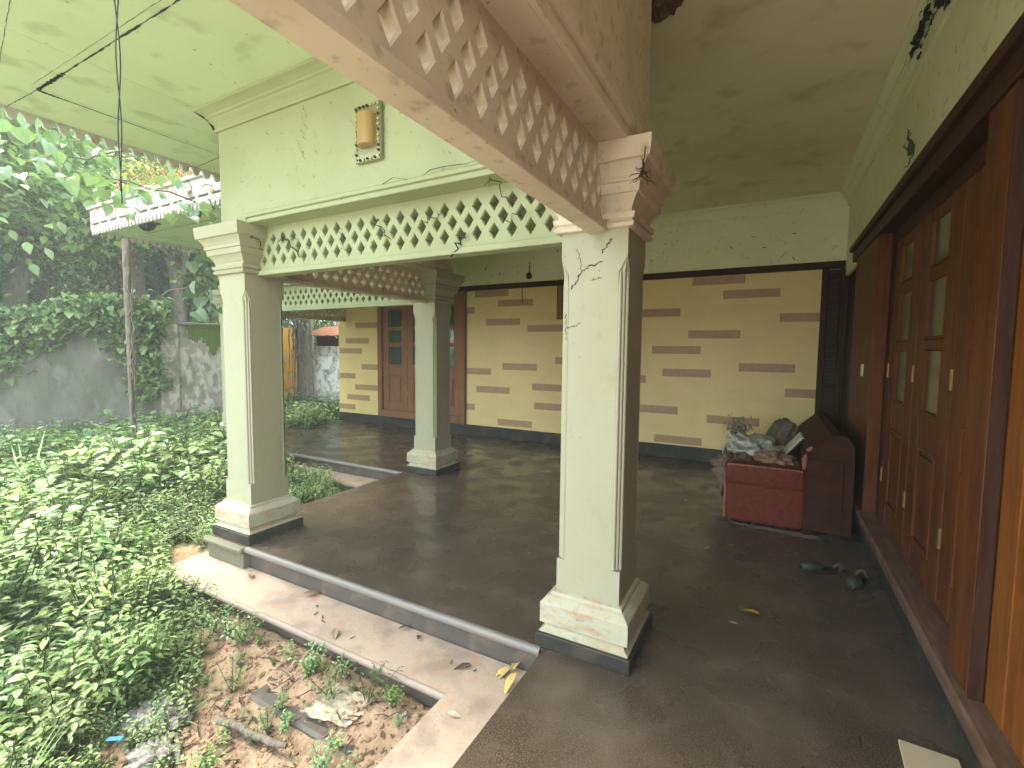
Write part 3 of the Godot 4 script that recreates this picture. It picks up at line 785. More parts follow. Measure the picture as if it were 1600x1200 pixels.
	box(st, Vector3(-8.2, 2.6002, -7.38), Vector3(1.0, 3.52, -7.14), 0.002)
	obj(st, "plaster", M.paint_lightened, w)
	st = mb()
	sweep(st, CORNICE, Vector3(-8.0, 3.343, -7.14), Vector3(0.741, 3.343, -7.14), Vector3(0, 0, 1), 0.0, -1.0)
	obj(st, "cornice", M.paint_lightened, w)
	st = mb()
	box(st, Vector3(-8.21, 0, -7.38), Vector3(0.74, 0.19, -7.128), 0.005)
	obj(st, "skirting", M.granite, w)
	st = mb()
	box(st, Vector3(-7.1, 2.602, -7.2), Vector3(0.735, 2.69, -7.105), 0.006)
	obj(st, "wooden_band", M.wood_dark, w)
	# faint courses of the cream tiles
	for i in 21:
		st = mb()
		var y := 0.19 + i * 0.1136 + 0.04
		for seg in [[-8.19, -7.04], [-4.88, 0.50]]:
			var px: float = seg[0]
			var sh := fposmod(i * 0.33 + rng.randf() * 0.1, 0.66)
			px -= sh
			while px < seg[1]:
				var a: float = max(px + 0.0012, seg[0])
				var b: float = min(px + 0.6588, seg[1])
				if b - a > 0.03 and y + 0.112 < 2.6:
					box(st, Vector3(a, y + 0.0012, -7.1499), Vector3(b, y + 0.1124, -7.1475 + rng.randf_range(-0.0006, 0.0006)), 0.0006)
				px += 0.66
		if y + 0.112 < 2.6: obj(st, "tile_course", M.cream, w)
	for q in [[-1.04, -0.37, 2.54], [-0.63, 0.05, 2.34], [-1.73, -1.19, 2.12], [0.06, 0.50, 2.01], [-1.07, -0.4, 1.8], [-1.57, -0.9, 1.58], [-1.41, -0.75, 1.25], [-0.4, 0.26, 1.35], [0.16, 0.50, 1.03], [-1.76, -1.18, 0.7], [-0.78, -0.12, 0.61], [-1.5, -0.84, 0.27], [-2.08, -1.65, 1.14], [-4.7, -4.02, 2.54], [-4.22, -3.55, 2.36], [-4.88, -4.71, 2.26], [-4.46, -3.79, 2.04], [-3.64, -2.98, 1.92], [-4.12, -3.46, 1.27], [-4.88, -4.36, 1.17], [-3.12, -2.56, 1.39], [-4.66, -3.98, 0.85], [-3.54, -2.98, 0.94], [-4.88, -4.7, 0.52], [-3.5, -2.92, 0.62], [-4.21, -3.54, 0.29], [-7.69, -7.05, 2.04], [-7.98, -7.31, 1.72], [-8.17, -7.52, 1.51], [-7.52, -7.06, 1.18], [-8.18, -7.71, 0.98], [-7.72, -7.07, 0.75], [-7.96, -7.3, 0.53], [-8.2, -7.72, 0.32]]:
		st = mb()
		box(st, Vector3(q[0], q[2] - 0.056, -7.149), Vector3(q[1], q[2] + 0.056, -7.1435), 0.0012)
		obj(st, "accent_tile", M.brown_tile, w)
	# ventilator behind the near column and a wooden shutter in the corner
	st = mb()
	var v := thing("wooden_ventilator", Vector3(-2.5, 2.05, -7.1), "dark framed ventilator high on the tiled wall, mostly behind the near column", "ventilator")
	for r in [[-3.1, -3.0, 2.06, 2.6], [-2.0, -1.9, 2.06, 2.6]]:
		box(st, Vector3(r[0], r[2], -7.16), Vector3(r[1], r[3], -7.11), 0.005)
	box(st, Vector3(-3.0, 2.06, -7.16), Vector3(-2.0, 2.13, -7.112), 0.005)
	obj(st, "frame", M.wood_pale, v)
	for i in 5:
		st = mb()
		box(st, Vector3(-3.0, 2.16 + i * 0.09, -7.16), Vector3(-2.0, 2.20 + i * 0.09, -7.125), 0.004)
		obj(st, "slat", M.wood_dark, v)
	v = thing("corner_shutter", Vector3(0.62, 0.19, -7.15), "dark wooden shutter in the corner behind the sofa", "shutter")
	st = mb()
	box(st, Vector3(0.5005, 0.19, -7.38), Vector3(1.0, 2.6, -7.23), 0.002)
	obj(st, "backing", M.black, v)
	st = mb()
	for r in [[0.50, 0.57, 0.2, 2.6], [0.70, 0.76, 0.2, 2.6]]:
		box(st, Vector3(r[0], r[2], -7.24), Vector3(r[1], r[3], -7.12), 0.005)
	obj(st, "frame", M.wood_dark, v)
	for i in 24:
		st = mb()
		box(st, Vector3(0.57, 0.22 + i * 0.098, -7.2), Vector3(0.70, 0.29 + i * 0.098, -7.16), 0.004)
		obj(st, "slat", M.wood_dark, v)

	# door in the tiled wall
	var d2 := thing("double_door", Vector3(-5.95, 0.19, -7.13), "brown wooden double door with small glass panes in the tiled wall", "door")
	st = mb()
	var o := Vector3(-7.02, 0, -7.13)
	fbox(st, o, Vector3.RIGHT, Vector3(0, 0, 1), 0, 0.12, 0.19, 2.6, -0.1, 0.045, 0.008)
	fbox(st, o, Vector3.RIGHT, Vector3(0, 0, 1), 2.02, 2.14, 0.19, 2.6, -0.1, 0.045, 0.008)
	fbox(st, o, Vector3.RIGHT, Vector3(0, 0, 1), 0.12, 2.02, 2.42, 2.6, -0.1, 0.043, 0.008)
	fbox(st, o, Vector3.RIGHT, Vector3(0, 0, 1), 0.12, 2.02, 0.19, 0.33, -0.1, 0.043, 0.008)
	obj(st, "frame", M.wood_pale, d2)
	for i in 3:
		door_leaf(d2, o + Vector3(0, 0, 0.0), Vector3.RIGHT, Vector3(0, 0, 1), 0.12 + i * 0.6333, 0.633, 0.33, 2.42, [[1.24, 1.60], [1.67, 1.92], [1.98, 2.34]], [0.50, 1.03], M.wood_pale, M.pane, 1)
	st = mb()
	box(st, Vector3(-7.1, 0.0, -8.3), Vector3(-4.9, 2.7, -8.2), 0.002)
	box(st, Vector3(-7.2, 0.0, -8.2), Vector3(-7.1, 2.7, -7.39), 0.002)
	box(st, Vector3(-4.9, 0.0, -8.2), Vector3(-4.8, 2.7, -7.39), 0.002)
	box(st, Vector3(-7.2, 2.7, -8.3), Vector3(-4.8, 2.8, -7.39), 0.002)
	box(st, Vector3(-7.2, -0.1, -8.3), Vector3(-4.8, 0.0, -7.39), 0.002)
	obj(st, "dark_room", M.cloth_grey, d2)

	# the long wooden wall on the right
	var r1 := thing("side_wall", Vector3(0.9, 0, -3.0), "stained pale green wall above the wooden doors on the right", "wall")
	st = mb()
	box(st, Vector3(0.742, 2.56, -7.138), Vector3(1.05, 3.52, 1.3), 0.003)
	box(st, Vector3(0.742, 2.50, -7.138), Vector3(1.05, 2.5598, -6.12), 0.003)
	obj(st, "plaster", M.paint_lightened, r1)
	st = mb()
	box(st, Vector3(0.96, 0.0, -7.2), Vector3(1.1, 2.56, 1.32), 0.003)
	obj(st, "inner_wall", M.cloth_grey, r1)
	st = mb()
	sweep(st, CORNICE, Vector3(0.742, 3.343, 1.29), Vector3(0.742, 3.343, -7.139), Vector3(-1, 0, 0), 0.0, -1.0)
	obj(st, "cornice", M.paint_lightened, r1)
	st = mb()
	box(st, Vector3(0.705, 0, -7.127), Vector3(0.96, 0.18, 1.3), 0.005)
	obj(st, "skirting", M.granite, r1)
	st = mb()
	for k in 190:
		var vv := clampf(rng.randfn() * 0.24 + 0.45, 0.0, 1.0)
		var z := -3.3 + rng.randfn() * 0.36
		if z < -4.0: continue
		var p := Vector3(0.655 + 0.07 * vv, 3.462 - 0.095 * vv, z)
		ribbon(st, wander(p, p + Vector3(rng.randf_range(-0.01, 0.01), rng.randf_range(-0.01, 0.01), rng.randf_range(0.04, 0.16)), 5, 0.006, Vector3(-0.7, -0.7, 0)), rng.randf_range(0.003, 0.017), Vector3(-0.7, -0.7, 0), 0.011 + k * 0.00002)
	obj(st, "black_mould", M.soot, r1)
	st = mb()
	for k in 46:
		var z := rng.randf_range(-6.6, -3.0)
		var y := rng.randf_range(2.75, 3.34)
		var g := rng.randf_range(0.01, 0.05)
		ribbon(st, wander(Vector3(0.742, y, z), Vector3(0.742, y - g, z + rng.randf_range(-0.02, 0.02)), 3, 0.006, Vector3.LEFT), rng.randf_range(0.002, 0.006), Vector3.LEFT)
	obj(st, "dirt_specks", M.dry, r1)
	# doors of the right wall
	var d1 := thing("wooden_doors", Vector3(0.75, 0.18, -3.6), "dark red brown glazed doors and panels along the right wall", "door")
	o = Vector3(0.70, 0, -7.13)
	var D := Vector3(0, 0, 1)
	var N := Vector3(-1, 0, 0)
	st = mb()
	fbox(st, o, D, N, 1.02, 8.42, 2.50, 2.60, -0.14, 0.012, 0.006)
	fbox(st, o, D, N, 1.02, 8.42, 2.6002, 2.655, -0.035, 0.045, 0.010)
	obj(st, "head_beam", M.wood_dark, d1)
	st = mb()
	fbox(st, o, D, N, 0.0, 8.42, 0.1805, 0.25, -0.12, 0.035, 0.01)
	obj(st, "sill", M.wood_dusty, d1)
	st = mb()
	fbox(st, o, D, N, 1.22, 2.385, 0.2505, 2.4995, -0.09, 0.0, 0.006)
	obj(st, "side_panel", M.wood, d1)
	for i in 4:
		st = mb()
		fbox(st, o, D, N, 0.02 + i * 0.3, 0.31 + i * 0.3, 0.2505, 2.4995, -0.12, -0.075 + 0.008 * (i % 2), 0.006)
		obj(st, "board", M.wood_dark, d1)
	st = mb()
	fbox(st, o, D, N, 2.3855, 2.51, 0.2505, 2.4995, -0.14, -0.088, 0.006)
	fbox(st, o, D, N, 2.51, 4.79, 2.40, 2.4995, -0.14, -0.086, 0.006)
	obj(st, "door_post", M.wood_dark, d1)
	st = mb()
	fbox(st, o, D, N, 4.55, 4.79, 0.2505, 2.4995, -0.14, 0.0, 0.008)
	obj(st, "jamb", M.wood, d1)
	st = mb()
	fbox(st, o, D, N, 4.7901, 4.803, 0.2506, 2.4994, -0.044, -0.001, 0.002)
	obj(st, "painted_reveal_shade", M.wood_dark, d1)  # dark strip over the jamb edge, standing in for its shade
	for i in 3:
		door_leaf(d1, o + N * -0.09, D, N, 2.515 + i * 0.745, 0.742, 0.255, 2.398, [[1.20, 1.57], [1.64, 1.98], [2.06, 2.33]], [0.42, 1.0], M.wood, M.glass, -1, 0.19)
	for i in 23:
		st = mb()
		fbox(st, o, D, N, 4.8032 + i * 0.158, 4.957 + i * 0.158, 0.2505, 2.4995, -0.12, -0.045 + rng.randf_range(-0.002, 0.002), 0.005)
		obj(st, "board", M.wood_bright, d1)
	st = mb()
	box(st, Vector3(0.688, 1.355, -5.185), Vector3(0.7, 1.46, -5.10), 0.004)
	tag(obj(st, "switch_plate", M.white_plastic), "small white switch plate on the reddish panel right of the sofa", "switch plate")

	# dirt that clings: cracks, dry creeper threads and specks
	var f := thing("dry_creeper", Vector3(-2.3, 2.3, -2.35), "dead dry creeper threads clinging to the pale green lattice and wall", "creeper")
	for q in [[Vector3(-1.42, 2.60, -2.2), Vector3(-1.32, 2.36, -2.355), 0.004], [Vector3(-1.62, 2.24, -2.355), Vector3(-1.72, 2.11, -2.35), 0.008], [Vector3(-2.35, 2.43, -2.355), Vector3(-2.2, 2.26, -2.355), 0.004], [Vector3(-3.3, 2.42, -2.355), Vector3(-3.1, 2.22, -2.355), 0.006], [Vector3(-3.35, 2.36, -2.355), Vector3(-3.15, 2.38, -2.355), 0.004], [Vector3(-1.95, 2.32, -2.355), Vector3(-1.78, 2.39, -2.355), 0.004], [Vector3(-1.12, 2.44, -2.355), Vector3(-0.97, 2.36, -2.355), 0.005], [Vector3(-1.35, 2.28, -2.355), Vector3(-1.22, 2.3, -2.355), 0.003], [Vector3(-2.7, 2.4, -2.355), Vector3(-2.6, 2.22, -2.355), 0.003], [Vector3(-2.12, 2.55, -2.2), Vector3(-1.3, 2.575, -2.2), 0.0025], [Vector3(-3.45, 2.3, -2.3), Vector3(-3.5, 2.4, -2.25), 0.006]]:
		st = mb()
		var pp := wander(q[0], q[1], 9, 0.022)
		var rr := []
		for i in pp.size(): rr.append(q[2] * rng.randf_range(0.4, 1.0))
		tube(st, pp, rr, 5)
		for i in 3:
			var s: Vector3 = pp[rng.randi() % pp.size()]
			tube(st, [s, s + Vector3(rng.randf_range(-0.05, 0.05), rng.randf_range(-0.05, 0.03), 0.01)], [q[2] * 0.5, 0.001], 4)
		obj(st, "dry_stem", M.dry, f)
	st = mb()
	var zc := -2.41 + 0.168
	for q in [[Vector3(-0.90, 1.855, zc), Vector3(-0.845, 1.95, zc), 0.006], [Vector3(-0.845, 1.95, zc), Vector3(-0.74, 1.985, zc), 0.004], [Vector3(-0.845, 1.95, zc), Vector3(-0.87, 2.06, zc), 0.0022], [Vector3(-0.745, 2.02, zc), Vector3(-0.695, 2.09, zc), 0.004], [Vector3(-0.92, 1.66, zc), Vector3(-0.84, 1.69, zc), 0.003], [Vector3(-0.93, 1.74, zc), Vector3(-0.915, 1.6, zc), 0.0035], [Vector3(-0.8, 1.90, zc), Vector3(-0.74, 1.91, zc), 0.002]]:
		ribbon(st, wander(q[0], q[1], 12, 0.008, Vector3(0, 0, 1)), q[2], Vector3(0, 0, 1))
	tag(obj(st, "plaster_crack", M.dry), "branching dark cracks near the top of the nearest column", "crack")
	st = mb()
	for k in 70:
		var p := Vector3(rng.randf_range(-3.7, -1.1), rng.randf_range(2.6, 3.2), -2.237)
		ribbon(st, wander(p, p + Vector3(rng.randf_range(-0.03, 0.05), rng.randf_range(-0.04, 0.01), 0), 3, 0.006, Vector3(0, 0, 1)), rng.randf_range(0.0008, 0.0024), Vector3(0, 0, 1))
	for k in 5:
		var p := Vector3(-2.93 + rng.randf_range(-0.05, 0.06), 3.2 - k * 0.07, -2.237)
		ribbon(st, wander(p, p + Vector3(0.05, -0.09, 0), 8, 0.018, Vector3(0, 0, 1)), 0.0018, Vector3(0, 0, 1))
	for k in 40:
		var p := Vector3(rng.randf_range(-4.6, 0.6), rng.randf_range(2.72, 3.3), -7.139)
		ribbon(st, wander(p, p + Vector3(rng.randf_range(-0.06, 0.06), rng.randf_range(-0.05, 0.02), 0), 3, 0.01, Vector3(0, 0, 1)), rng.randf_range(0.003, 0.011), Vector3(0, 0, 1))
	tag(obj(st, "dirt_marks", M.dry), "scattered dark dirt and insect marks on the plaster walls", "dirt", "", "stuff")

func build_fittings():
	var st := mb()
	# wall lamp
	var L := thing("wall_lamp", Vector3(-2.25, 2.72, -2.236), "rectangular mirrored wall lamp with an amber glass half cylinder", "wall lamp")
	box(st, Vector3(-2.355, 2.71, -2.236), Vector3(-2.14, 3.055, -2.205), 0.006)
	var mir := flat(lc(0.36, 0.36, 0.24), 0.18, 0.75)
	obj(st, "back_plate", mir, L)
	st = mb()
	var half := func(y0, y1, r):
		for k in 12:
			var a := PI * k / 12.0
			var b := PI * (k + 1) / 12.0
			var c := Vector3(-2.25, 0, -2.205)
			var p := Vector3(cos(a), 0, sin(a) * 0.8)
			var q := Vector3(cos(b), 0, sin(b) * 0.8)
			quad(st, c + p * r + UP * y0, c + q * r + UP * y0, c + q * r + UP * y1, c + p * r + UP * y1, p + q)
			tri(st, c + UP * y0, c + p * r + UP * y0, c + q * r + UP * y0, Vector3.DOWN)
			tri(st, c + UP * y1, c + p * r + UP * y1, c + q * r + UP * y1, UP)
	half.call(2.80, 2.985, 0.068)
	obj(st, "glass_shade", flat(lc(0.36, 0.25, 0.09), 0.25), L)
	for y in [2.768, 2.779, 2.79, 2.992, 3.003]:
		st = mb()
		half.call(y, y + 0.005, 0.071 - 0.002 * absf(y - 2.88) * 30)
		obj(st, "dark_band", M.black, L)
	st = mb()
	half.call(2.755, 2.80, 0.064)
	half.call(2.985, 3.012, 0.064)
	obj(st, "clear_end", flat(lc(0.42, 0.45, 0.36), 0.15, 0.4), L)
	var stud := mb()
	blob(stud, Vector3.ZERO, Vector3(0.0085, 0.0085, 0.007), 0.0, 1.0, 1, 8)
	var sm := stud.commit()
	var sp := []
	for i in 11:
		for x in [-2.341, -2.154]: sp.append(Vector3(x, 2.73 + i * 0.0305, -2.2))
	for i in 5:
		for y in [2.725, 3.04]: sp.append(Vector3(-2.31 + i * 0.031, y, -2.2))
	for p in sp:
		var s := mesh_node(sm, "stud", flat(lc(0.62, 0.60, 0.45), 0.15, 0.6) if rng.randf() < 0.6 else M.dry, L)
		s.position = p - L.position
	# hanging cable
	st = mb()
	var t := thing("hanging_cable", Vector3(-2.9, 3.38, -1.2), "pair of thin black wires hanging from the soffit at upper left", "cable")
	for k in 2:
		st = mb()
		var pts := []
		var rad := []
		for i in 16:
			var f := i / 15.0
			pts.append(Vector3(-2.89 - 0.01 * sin(f * 7 + k * 2.5) - 0.05 * f + (0.018 * (k - 0.5) * 2 * clampf((f - 0.8) * 5, 0, 1)), 3.385 - (1.10 - 0.05 * k) * f, -1.2 + 0.012 * cos(f * 9 + k * 3)))
			rad.append(0.0032)
		tube(st, pts, rad, 6)
		obj(st, "wire", M.black, t)
	# dome lamp under the far canopy
	st = mb()
	blob(st, Vector3(-8.15, 3.38, -3.62), Vector3(0.12, 0.13, 0.12), 0.0, 1.0, 3, 20)
	var dl := thing("dome_lamp", Vector3(-8.15, 3.3, -3.62), "small black dome lamp under the far canopy soffit", "lamp")
	mesh_node(rounded(st), "dome", M.black, dl)
	st = mb()
	box(st, Vector3(-8.28, 3.355, -3.75), Vector3(-8.02, 3.378, -3.49), 0.01)
	obj(st, "rim", flat(lc(0.09, 0.10, 0.10), 0.5), dl)
	# bulb holder and wire on the tiled wall
	t = thing("bulb_holder", Vector3(-3.61, 2.8, -7.1), "black bulb holder with a drooping wire above the tiled wall", "bulb holder")
	st = mb()
	blob(st, Vector3(-3.61, 2.79, -7.11), Vector3(0.05, 0.06, 0.05), 0.2, 0.2, 4, 12)
	obj(st, "holder", M.black, t)
	st = mb()
	tube(st, wander(Vector3(-3.61, 2.8, -7.12), Vector3(-3.60, 3.02, -7.125), 5, 0.01), [0.012, 0.006, 0.006, 0.01, 0.006, 0.006], 5)
	obj(st, "wire", M.black, t)
	st = mb()
	tube(st, wander(Vector3(-3.72, 2.7, -7.10), Vector3(-3.74, 2.36, -7.13), 5, 0.012), [0.007, 0.006, 0.006, 0.006, 0.006, 0.006], 5)
	obj(st, "wire", M.black, t)
	# wire end over the doors
	st = mb()
	for k in 5:
		tube(st, wander(Vector3(0.74, 2.86, -4.0), Vector3(0.70, 2.86 + rng.randf_range(-0.12, 0.16), -4.0 + rng.randf_range(-0.06, 0.06)), 6, 0.016), [0.004, 0.005, 0.004, 0.004, 0.004, 0.003, 0.002], 5)
	blob(st, Vector3(0.722, 2.88, -4.0), Vector3(0.018, 0.05, 0.02), 0.4, 0.3, 6, 10)
	tube(st, wander(Vector3(0.738, 2.84, -4.02), Vector3(0.735, 2.66, -4.2), 6, 0.01), [0.002, 0.002, 0.002, 0.002, 0.002, 0.002, 0.002], 4)
	tag(obj(st, "loose_wiring", flat(lc(0.05, 0.06, 0.035), 0.7)), "tangle of loose green wire ends on the wall above the doors", "wiring")
	st = mb()
	blob(st, Vector3(-0.66, 3.49, -2.75), Vector3(0.16, 0.07, 0.15), 0.9, 0.25, 8, 26)
	tag(obj(st, "insect_nest", flat(lc(0.13, 0.085, 0.055), 1.0)), "brown mud nest in the ceiling corner above the nearest column", "nest")
	# cobweb with dirt near the capital
	st = mb()
	for k in 14:
		var p := Vector3(-0.53, 2.34, -2.13)
		tube(st, wander(p, p + Vector3(rng.randf_range(-0.08, 0.06), rng.randf_range(-0.08, 0.1), rng.randf_range(-0.03, 0.02)), 4, 0.012), [0.003, 0.003, 0.002, 0.002, 0.001], 4)
	tag(obj(st, "cobweb_clump", M.dry), "dirty cobweb clump on the corner of the nearest capital", "cobweb")

func build_sofa():
	var t := thing("old_sofa", Vector3(0.15, 0, -5.5), "worn red brown leather sofa with its back to the wooden wall", "sofa")
	var st := mb()
	box(st, Vector3(-0.30, 0.05, -6.30), Vector3(0.30, 0.34, -4.92), 0.03)
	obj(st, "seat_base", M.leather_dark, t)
	st = mb()
	blob(st, Vector3(0.0, 0.385, -5.61), Vector3(0.31, 0.06, 0.68), 0.06, 0.2, 63, 72, -9.0, 0.0, 0.25)
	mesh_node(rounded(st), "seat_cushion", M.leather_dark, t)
	var shear := func(z0, z1, nm):
		var a := mb()
		var zm: float = (z0 + z1) * 0.5
		blob(a, Vector3(-0.02, 0.215, zm), Vector3(0.308, 0.205, (z1 - z0) * 0.5), 0.02, 0.2, 61, 84, -9.0, 0.0, 0.13)
		var arm := mesh_node(rounded(a), nm, M.leather, t)
		a = mb()
		blob(a, Vector3(-0.028, 0.447, zm), Vector3(0.318, 0.088, (z1 - z0) * 0.5 + 0.034), 0.03, 0.2, 62, 84, -9.0, 0.0, 0.2)
		mesh_node(rounded(a), "arm_pad", M.leather, arm)
		a = mb()
		tube(a, [Vector3(-0.335, 0.03, z1 - 0.008), Vector3(-0.334, 0.33, z1 - 0.004), Vector3(-0.346, 0.46, z1 + 0.012), Vector3(-0.32, 0.527, z1 + 0.012), Vector3(-0.05, 0.532, z1 + 0.014), Vector3(0.27, 0.528, z1 + 0.010)], [0.012, 0.012, 0.014, 0.014, 0.011, 0.010], 8)
		obj(a, "worn_piping", M.worn, arm)
	shear.call(-4.94, -4.73, "near_arm")
	shear.call(-6.50, -6.30, "far_arm")
	# backrest leaning on the wall
	st = mb()
	sweep(st, [Vector2(-0.63, 0.03), Vector2(-0.63, 0.62), Vector2(-0.62, 0.78), Vector2(-0.585, 0.85), Vector2(-0.53, 0.872), Vector2(-0.47, 0.86), Vector2(-0.43, 0.82), Vector2(-0.335, 0.73), Vector2(-0.29, 0.68), Vector2(-0.28, 0.60), Vector2(-0.287, 0.03)], Vector3(0, 0, -4.715), Vector3(0, 0, -6.5), Vector3(-1, 0, 0))
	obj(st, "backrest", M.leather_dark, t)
	st = mb()
	box(st, Vector3(0.30, 0.03, -4.722), Vector3(0.56, 0.66, -4.70), 0.008)
	obj(st, "side_flap", M.leather_dark, t)
	st = mb()
	tube(st, [Vector3(0.277, 0.56, -4.712), Vector3(0.278, 0.66, -4.708), Vector3(0.30, 0.73, -4.705), Vector3(0.33, 0.755, -4.71)], [0.016, 0.026, 0.024, 0.012], 8)
	obj(st, "worn_edge", M.worn, t)
	for p in [Vector3(-0.29, 0, -4.76), Vector3(0.5, 0, -4.76), Vector3(-0.29, 0, -6.44), Vector3(0.5, 0, -6.44)]:
		st = mb()
		tube(st, [p, p + UP * 0.06], [0.022, 0.03], 8)
		obj(st, "foot", M.black, t)
	# things heaped on it
	var c := mb()
	blob(c, Vector3(-0.16, 0.50, -5.66), Vector3(0.28, 0.15, 0.50), 0.45, 0.18, 21, 90, -0.2)
	tag(mesh_node(rounded(c), "pale_cloth", M.cloth_pale), "crumpled pale grey cloth bundle on the sofa seat", "cloth")
	c = mb()
	blob(c, Vector3(-0.28, 0.44, -5.05), Vector3(0.18, 0.11, 0.24), 0.55, 0.17, 22, 72, -0.2)
	blob(c, Vector3(-0.37, 0.34, -5.15), Vector3(0.09, 0.20, 0.16), 0.7, 0.13, 29, 30)
	tag(mesh_node(rounded(c), "brown_rag", M.cloth_brown), "brown rag hanging over the front edge of the sofa", "rag")
	c = mb()
	blob(c, Vector3(0.06, 0.52, -5.08), Vector3(0.17, 0.09, 0.20), 0.5, 0.16, 23, 64, -0.3, 0.5)
	tag(mesh_node(rounded(c), "crumpled_towel", flat(lc(0.24, 0.155, 0.095), 0.95)), "crumpled tan towel lying behind the near sofa arm", "towel")
	c = mb()
	blob(c, Vector3(0.10, 0.62, -6.02), Vector3(0.075, 0.21, 0.22), 0.22, 0.16, 24, 72, -0.3, 0.35, 0.62, -0.45)
	tag(mesh_node(rounded(c), "grey_cushion", M.cloth_grey), "limp dark grey cushion standing at the far end of the sofa", "cushion")
	# striped board leaning on the back
	var sb := thing("striped_pad", Vector3(0.2, 0.44, -5.6), "pale slatted pad leaning against the sofa back", "pad")
	for i in 4:
		st = mb()
		var xf := Transform3D(Basis(Vector3(0, 0, 1), -0.65), Vector3(0.20, 0.60, -5.42 - i * 0.085))
		box(st, Vector3(-0.02, -0.14, -0.036), Vector3(0.02, 0.16, 0.036), 0.008, xf)
		obj(st, "slat", flat(lc(0.46, 0.44, 0.32), 0.7), sb)
	st = mb()
	box(st, Vector3(-0.005, -0.13, -0.28), Vector3(0.012, 0.15, 0.04), 0.004, Transform3D(Basis(Vector3(0, 0, 1), -0.65), Vector3(0.205, 0.596, -5.42)))
	obj(st, "backing", M.black, sb)
	# tinsel bundle at the far end
	st = mb()
	for k in 150:
		var p := Vector3(-0.33 + rng.randfn() * 0.06, 0.65 + rng.randfn() * 0.05, -6.25 + rng.randfn() * 0.06)
		var q := p + Vector3(rng.randfn(), rng.randfn(), rng.randfn()) * 0.03
		tube(st, [p, (p + q) * 0.5 + Vector3(rng.randfn(), rng.randfn(), rng.randfn()) * 0.015, q], [0.003, 0.004, 0.002], 4)
	var fl := thing("withered_bouquet", Vector3(-0.36, 0.44, -6.25), "withered bundle of pale dried flowers at the far end of the sofa", "dried flowers")
	obj(st, "pale_strands", flat(lc(0.42, 0.38, 0.28), 0.8), fl)
	st = mb()
	for k in 150:
		var p := Vector3(-0.33 + rng.randfn() * 0.065, 0.64 + rng.randfn() * 0.055, -6.25 + rng.randfn() * 0.065)
		st.set_color(lc(0.5, 0.46, 0.36))
		leaf(st, p, Vector3(rng.randfn(), rng.randfn(), rng.randfn()), UP, 0.05, 0.03, lc(0.36, 0.33, 0.26) * rng.randf_range(0.5, 1.4))
	obj(st, "dry_petals", M.leaf_dry, fl)
	st = mb()
	tube(st, [Vector3(-0.36, 0.42, -6.25), Vector3(-0.37, 0.64, -6.25)], [0.05, 0.02], 8)
	obj(st, "stalks", M.cloth_grey, fl)
	# pale dust along its foot
	st = mb()
	for k in 5:
		ribbon(st, wander(Vector3(-0.30 + k * 0.02, 0, -4.69 + k * 0.012), Vector3(0.42, 0, -4.66 + k * 0.018), 26, 0.012, UP), 0.016, UP, 0.002 + k * 0.0005)
	tag(obj(st, "plaster_dust", flat(lc(0.24, 0.17, 0.15), 1.0)), "line of pale dust on the floor in front of the sofa", "dust", "", "stuff")
	# shoes
	for s in [[Vector3(0.36, 0, -3.93), 0.4, "left hand old dark green shoe on the floor before the doors"], [Vector3(0.56, 0, -3.83), 1.2, "right hand old dark shoe on the floor before the doors"]]:
		var sh := thing("old_shoe", s[0], s[2], "shoe", "pair of old shoes")
		sh.rotation.y = s[1]
		st = mb()
		blob(st, Vector3(0, 0.012, 0), Vector3(0.14, 0.014, 0.045), 0.1, 0.1, 31, 20)
		var a := mesh_node(rounded(st), "sole", M.black, sh); a.position = Vector3.ZERO
		st = mb()
		blob(st, Vector3(-0.06, 0.035, 0), Vector3(0.075, 0.036, 0.042), 0.25, 0.15, 32, 20)
		a = mesh_node(rounded(st), "toe_cap", flat(lc(0.035, 0.045, 0.03), 0.55), sh); a.position = Vector3.ZERO
		st = mb()
		tube(st, [Vector3(0.11, 0.02, -0.035), Vector3(0.13, 0.045, -0.02), Vector3(0.14, 0.05, 0.0), Vector3(0.13, 0.045, 0.02), Vector3(0.11, 0.02, 0.035)], [0.01, 0.012, 0.012, 0.012, 0.01], 8)
		a = mesh_node(st.commit(), "heel_strap", flat(lc(0.05, 0.05, 0.04), 0.6), sh); a.position = Vector3.ZERO
	st = mb()
	box(st, Vector3(0, 0.002, 0), Vector3(0.18, 0.014, 0.45), 0.002, Transform3D(Basis(UP, -0.05), Vector3(0.505, 0, -2.32)))
	tag(obj(st, "loose_board", flat(lc(0.55, 0.46, 0.30), 0.6)), "pale loose board lying on the floor at lower right", "board")

func litter(at: Vector3, s: float, c: Color, label: String, curl := 0.6):
	var st := mb()
	leaf(st, Vector3.ZERO, Vector3(1, 0.12, 0.2), UP, s, s * 0.45, c, curl * 0.5)
	var o := obj(st, "fallen_leaf", M.leaf_dry)
	o.position = at + UP * (0.006 + s * 0.14)
	o.rotation.y = rng.randf() * TAU
	o.rotation.x = rng.randf_range(-0.25, 0.25)
	tag(o, label, "fallen leaf", "fallen leaves")

